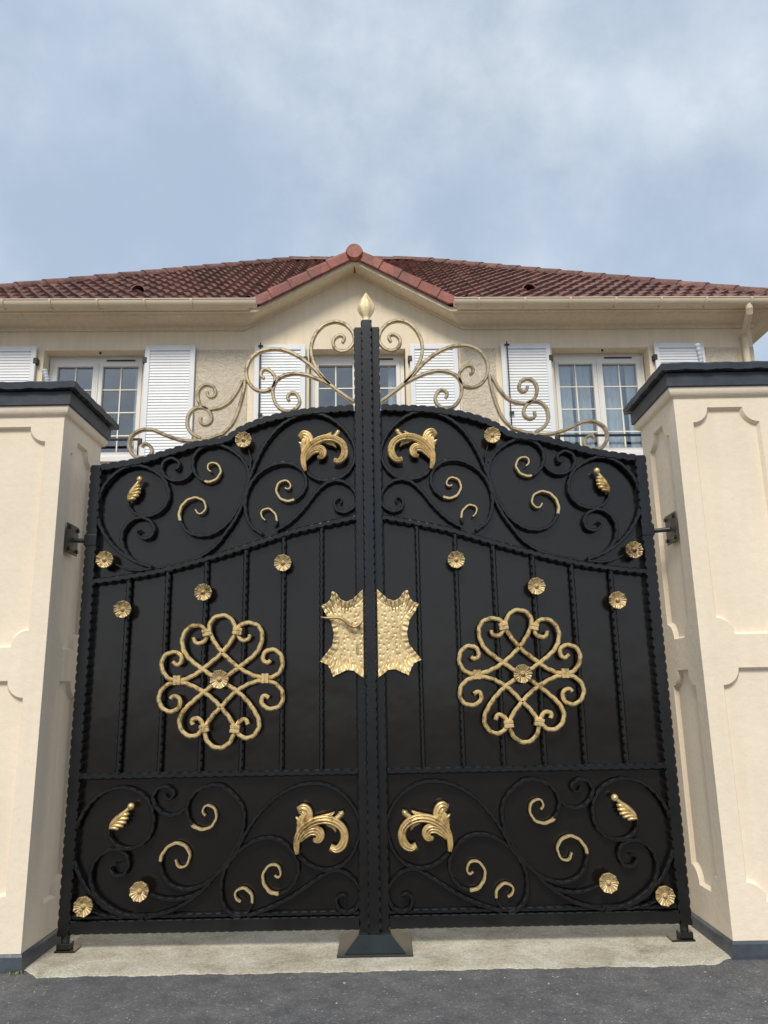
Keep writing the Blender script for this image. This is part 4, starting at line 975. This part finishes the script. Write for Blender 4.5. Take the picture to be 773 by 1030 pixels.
# gutters
def gutter(u0, u1):
    yc, zc, r = EV - .062, 5.925, .066
    bm = bmesh.new(); rr = []
    for u in (u0, u1):
        o_ring = [bm.verts.new((u, yc + r * math.cos(t), zc + r * math.sin(t) * 1.25)) for t in [PI + PI * i / 14 for i in range(15)]]
        i_ring = [bm.verts.new((u, yc + (r - .004) * math.cos(t), zc + (r - .004) * math.sin(t) * 1.25)) for t in [2 * PI - PI * i / 14 for i in range(15)]]
        rr.append(o_ring + i_ring)
    K = len(rr[0])
    for q in range(K): bm.faces.new((rr[0][q], rr[0][(q + 1) % K], rr[1][(q + 1) % K], rr[1][q]))
    for u in (u0, u1):
        bm.faces.new([bm.verts.new((u, yc + r * math.cos(t), zc + r * math.sin(t) * 1.25)) for t in [PI + PI * i / 14 for i in range(15)]])
    cyl(bm, (u0, yc - r, zc), (u1, yc - r, zc), .009, n=8)
    g = link('gutter', bm, M['gutter'], house)
    n = int((u1 - u0) / .56)
    for k in range(n):
        u = u0 + .3 + k * .56; bm = bmesh.new(); A = []
        for du in (-.012, .012):
            A.append([bm.verts.new((u + du, yc + (r + .006) * math.cos(t), zc + (r + .006) * math.sin(t) * 1.25)) for t in [PI + PI * i / 14 for i in range(15)]])
        for q in range(14): bm.faces.new((A[0][q], A[0][q + 1], A[1][q + 1], A[1][q]))
        o = link('bracket', bm, M['gutter'], g); md = o.modifiers.new('thick', 'SOLIDIFY'); md.thickness = .006; md.offset = 1
gutter(E_L - .02, CU - 1.19); gutter(CU + 1.21, E_R + .02)
bm = bmesh.new()
pipe(bm, [(4.62, EV - .062, 5.88), (4.62, EV - .062, 5.80), (4.625, EV - .045, 5.76), (4.715, -.12, 5.655), (4.725, -.075, 5.62), (4.725, -.07, 5.55), (4.725, -.07, 0)], .042, 14)
for z in (5.60, 3.4, 1.4): cyl(bm, (4.725, -.07, z), (4.725, -.07, z + .05), .049, n=14)
link('downpipe', bm, M['gutter'], house)

# weeds in the joint at the left plinth
w = thing('weed', 'tiny yellow green weed growing at the corner of the left pillar plinth', 'weed', (-1.705, -.315, 0))
bm = bmesh.new()
for i in range(14):
    a = random.uniform(0, 2 * PI); L = random.uniform(.006, .018); bx, by = random.uniform(-.05, .05), random.uniform(-.018, .012); wd = .003
    p0 = Vector((bx, by, -.004)); tip = p0 + Vector((math.cos(a) * L * .7, math.sin(a) * L * .7, L)); s = Vector((-math.sin(a), math.cos(a), 0)) * wd
    bm.faces.new([bm.verts.new(p) for p in (p0 - s, p0 + s, (p0 + tip) / 2 + s * 1.3, tip, (p0 + tip) / 2 - s * 1.3)])
link('leaves', bm, M['weed'], w, recalc=False)

# ------------------------------------------------------------------ light, sky, camera
SUN_EL, SUN_AZ = 46, 191                                           # degrees; azimuth clockwise from +Y: high behind the camera, to its left
w = bpy.data.worlds.new('World'); scene.world = w; w.use_nodes = True
nt = w.node_tree; bg = nt.nodes['Background']
sky = nt.nodes.new('ShaderNodeTexSky'); sky.sky_type = 'NISHITA'; sky.sun_disc = False
sky.sun_elevation = math.radians(SUN_EL); sky.sun_rotation = math.radians(SUN_AZ); sky.air_density = 1.0; sky.dust_density = 1.5; sky.ozone_density = 1.5
tc = nt.nodes.new('ShaderNodeTexCoord')
mp = nt.nodes.new('ShaderNodeMapping'); mp.inputs['Scale'].default_value = (1.0, 1.0, 1.1); mp.inputs['Location'].default_value = (.35, .1, .2)
nt.links.new(tc.outputs['Generated'], mp.inputs['Vector'])
n1 = nt.nodes.new('ShaderNodeTexNoise'); n1.inputs['Scale'].default_value = 3.0; n1.inputs['Detail'].default_value = 7; n1.inputs['Roughness'].default_value = .52; n1.inputs['Distortion'].default_value = .15
nt.links.new(mp.outputs['Vector'], n1.inputs['Vector'])
r1 = ramp(nt, n1.outputs['Fac'], [(.33, (0, 0, 0)), (.66, (1, 1, 1))])
n2 = nt.nodes.new('ShaderNodeTexNoise'); n2.inputs['Scale'].default_value = 4.2; n2.inputs['Detail'].default_value = 9; n2.inputs['Roughness'].default_value = .58
nt.links.new(mp.outputs['Vector'], n2.inputs['Vector'])
cl = ramp(nt, n2.outputs['Fac'], [(.38, (2.85, 3.4, 4.1)), (.62, (4.5, 4.95, 5.5))])
sk = mixc(nt, .8, sky.outputs['Color'], (3.0, 3.7, 4.65))          # thin veil over the blue
c = mixc(nt, r1.outputs['Color'], sk, cl.outputs['Color'])
nt.links.new(c, bg.inputs['Color']); bg.inputs['Strength'].default_value = .077

sun = bpy.data.lights.new('sun', 'SUN'); sun.energy = 1.3; sun.angle = math.radians(18); sun.color = (1, .94, .83)
so = bpy.data.objects.new('sun', sun); COL.objects.link(so); so.location = (-6, -9, 12)
az, el = math.radians(SUN_AZ), math.radians(SUN_EL)
d = Vector((math.sin(az) * math.cos(el), math.cos(az) * math.cos(el), math.sin(el)))
so.rotation_euler = d.to_track_quat('Z', 'Y').to_euler()

cam = bpy.data.cameras.new('camera'); co = bpy.data.objects.new('camera', cam); COL.objects.link(co)
cam.sensor_fit = 'AUTO'; cam.sensor_width = 36; cam.lens = 774 / 1030 * 36
cam.clip_start = .05; cam.clip_end = 1500
co.matrix_world = Matrix.Translation((.088, -4.4, 1.2775)) @ Matrix.Rotation(math.radians(90 + 13.2), 4, 'X') @ Matrix.Rotation(math.radians(-1.05), 4, 'Z')
scene.camera = co
vs = scene.view_settings
vs.view_transform = 'Standard'; vs.look = 'None'; vs.gamma = 1; vs.use_curve_mapping = False; vs.exposure = 1.10
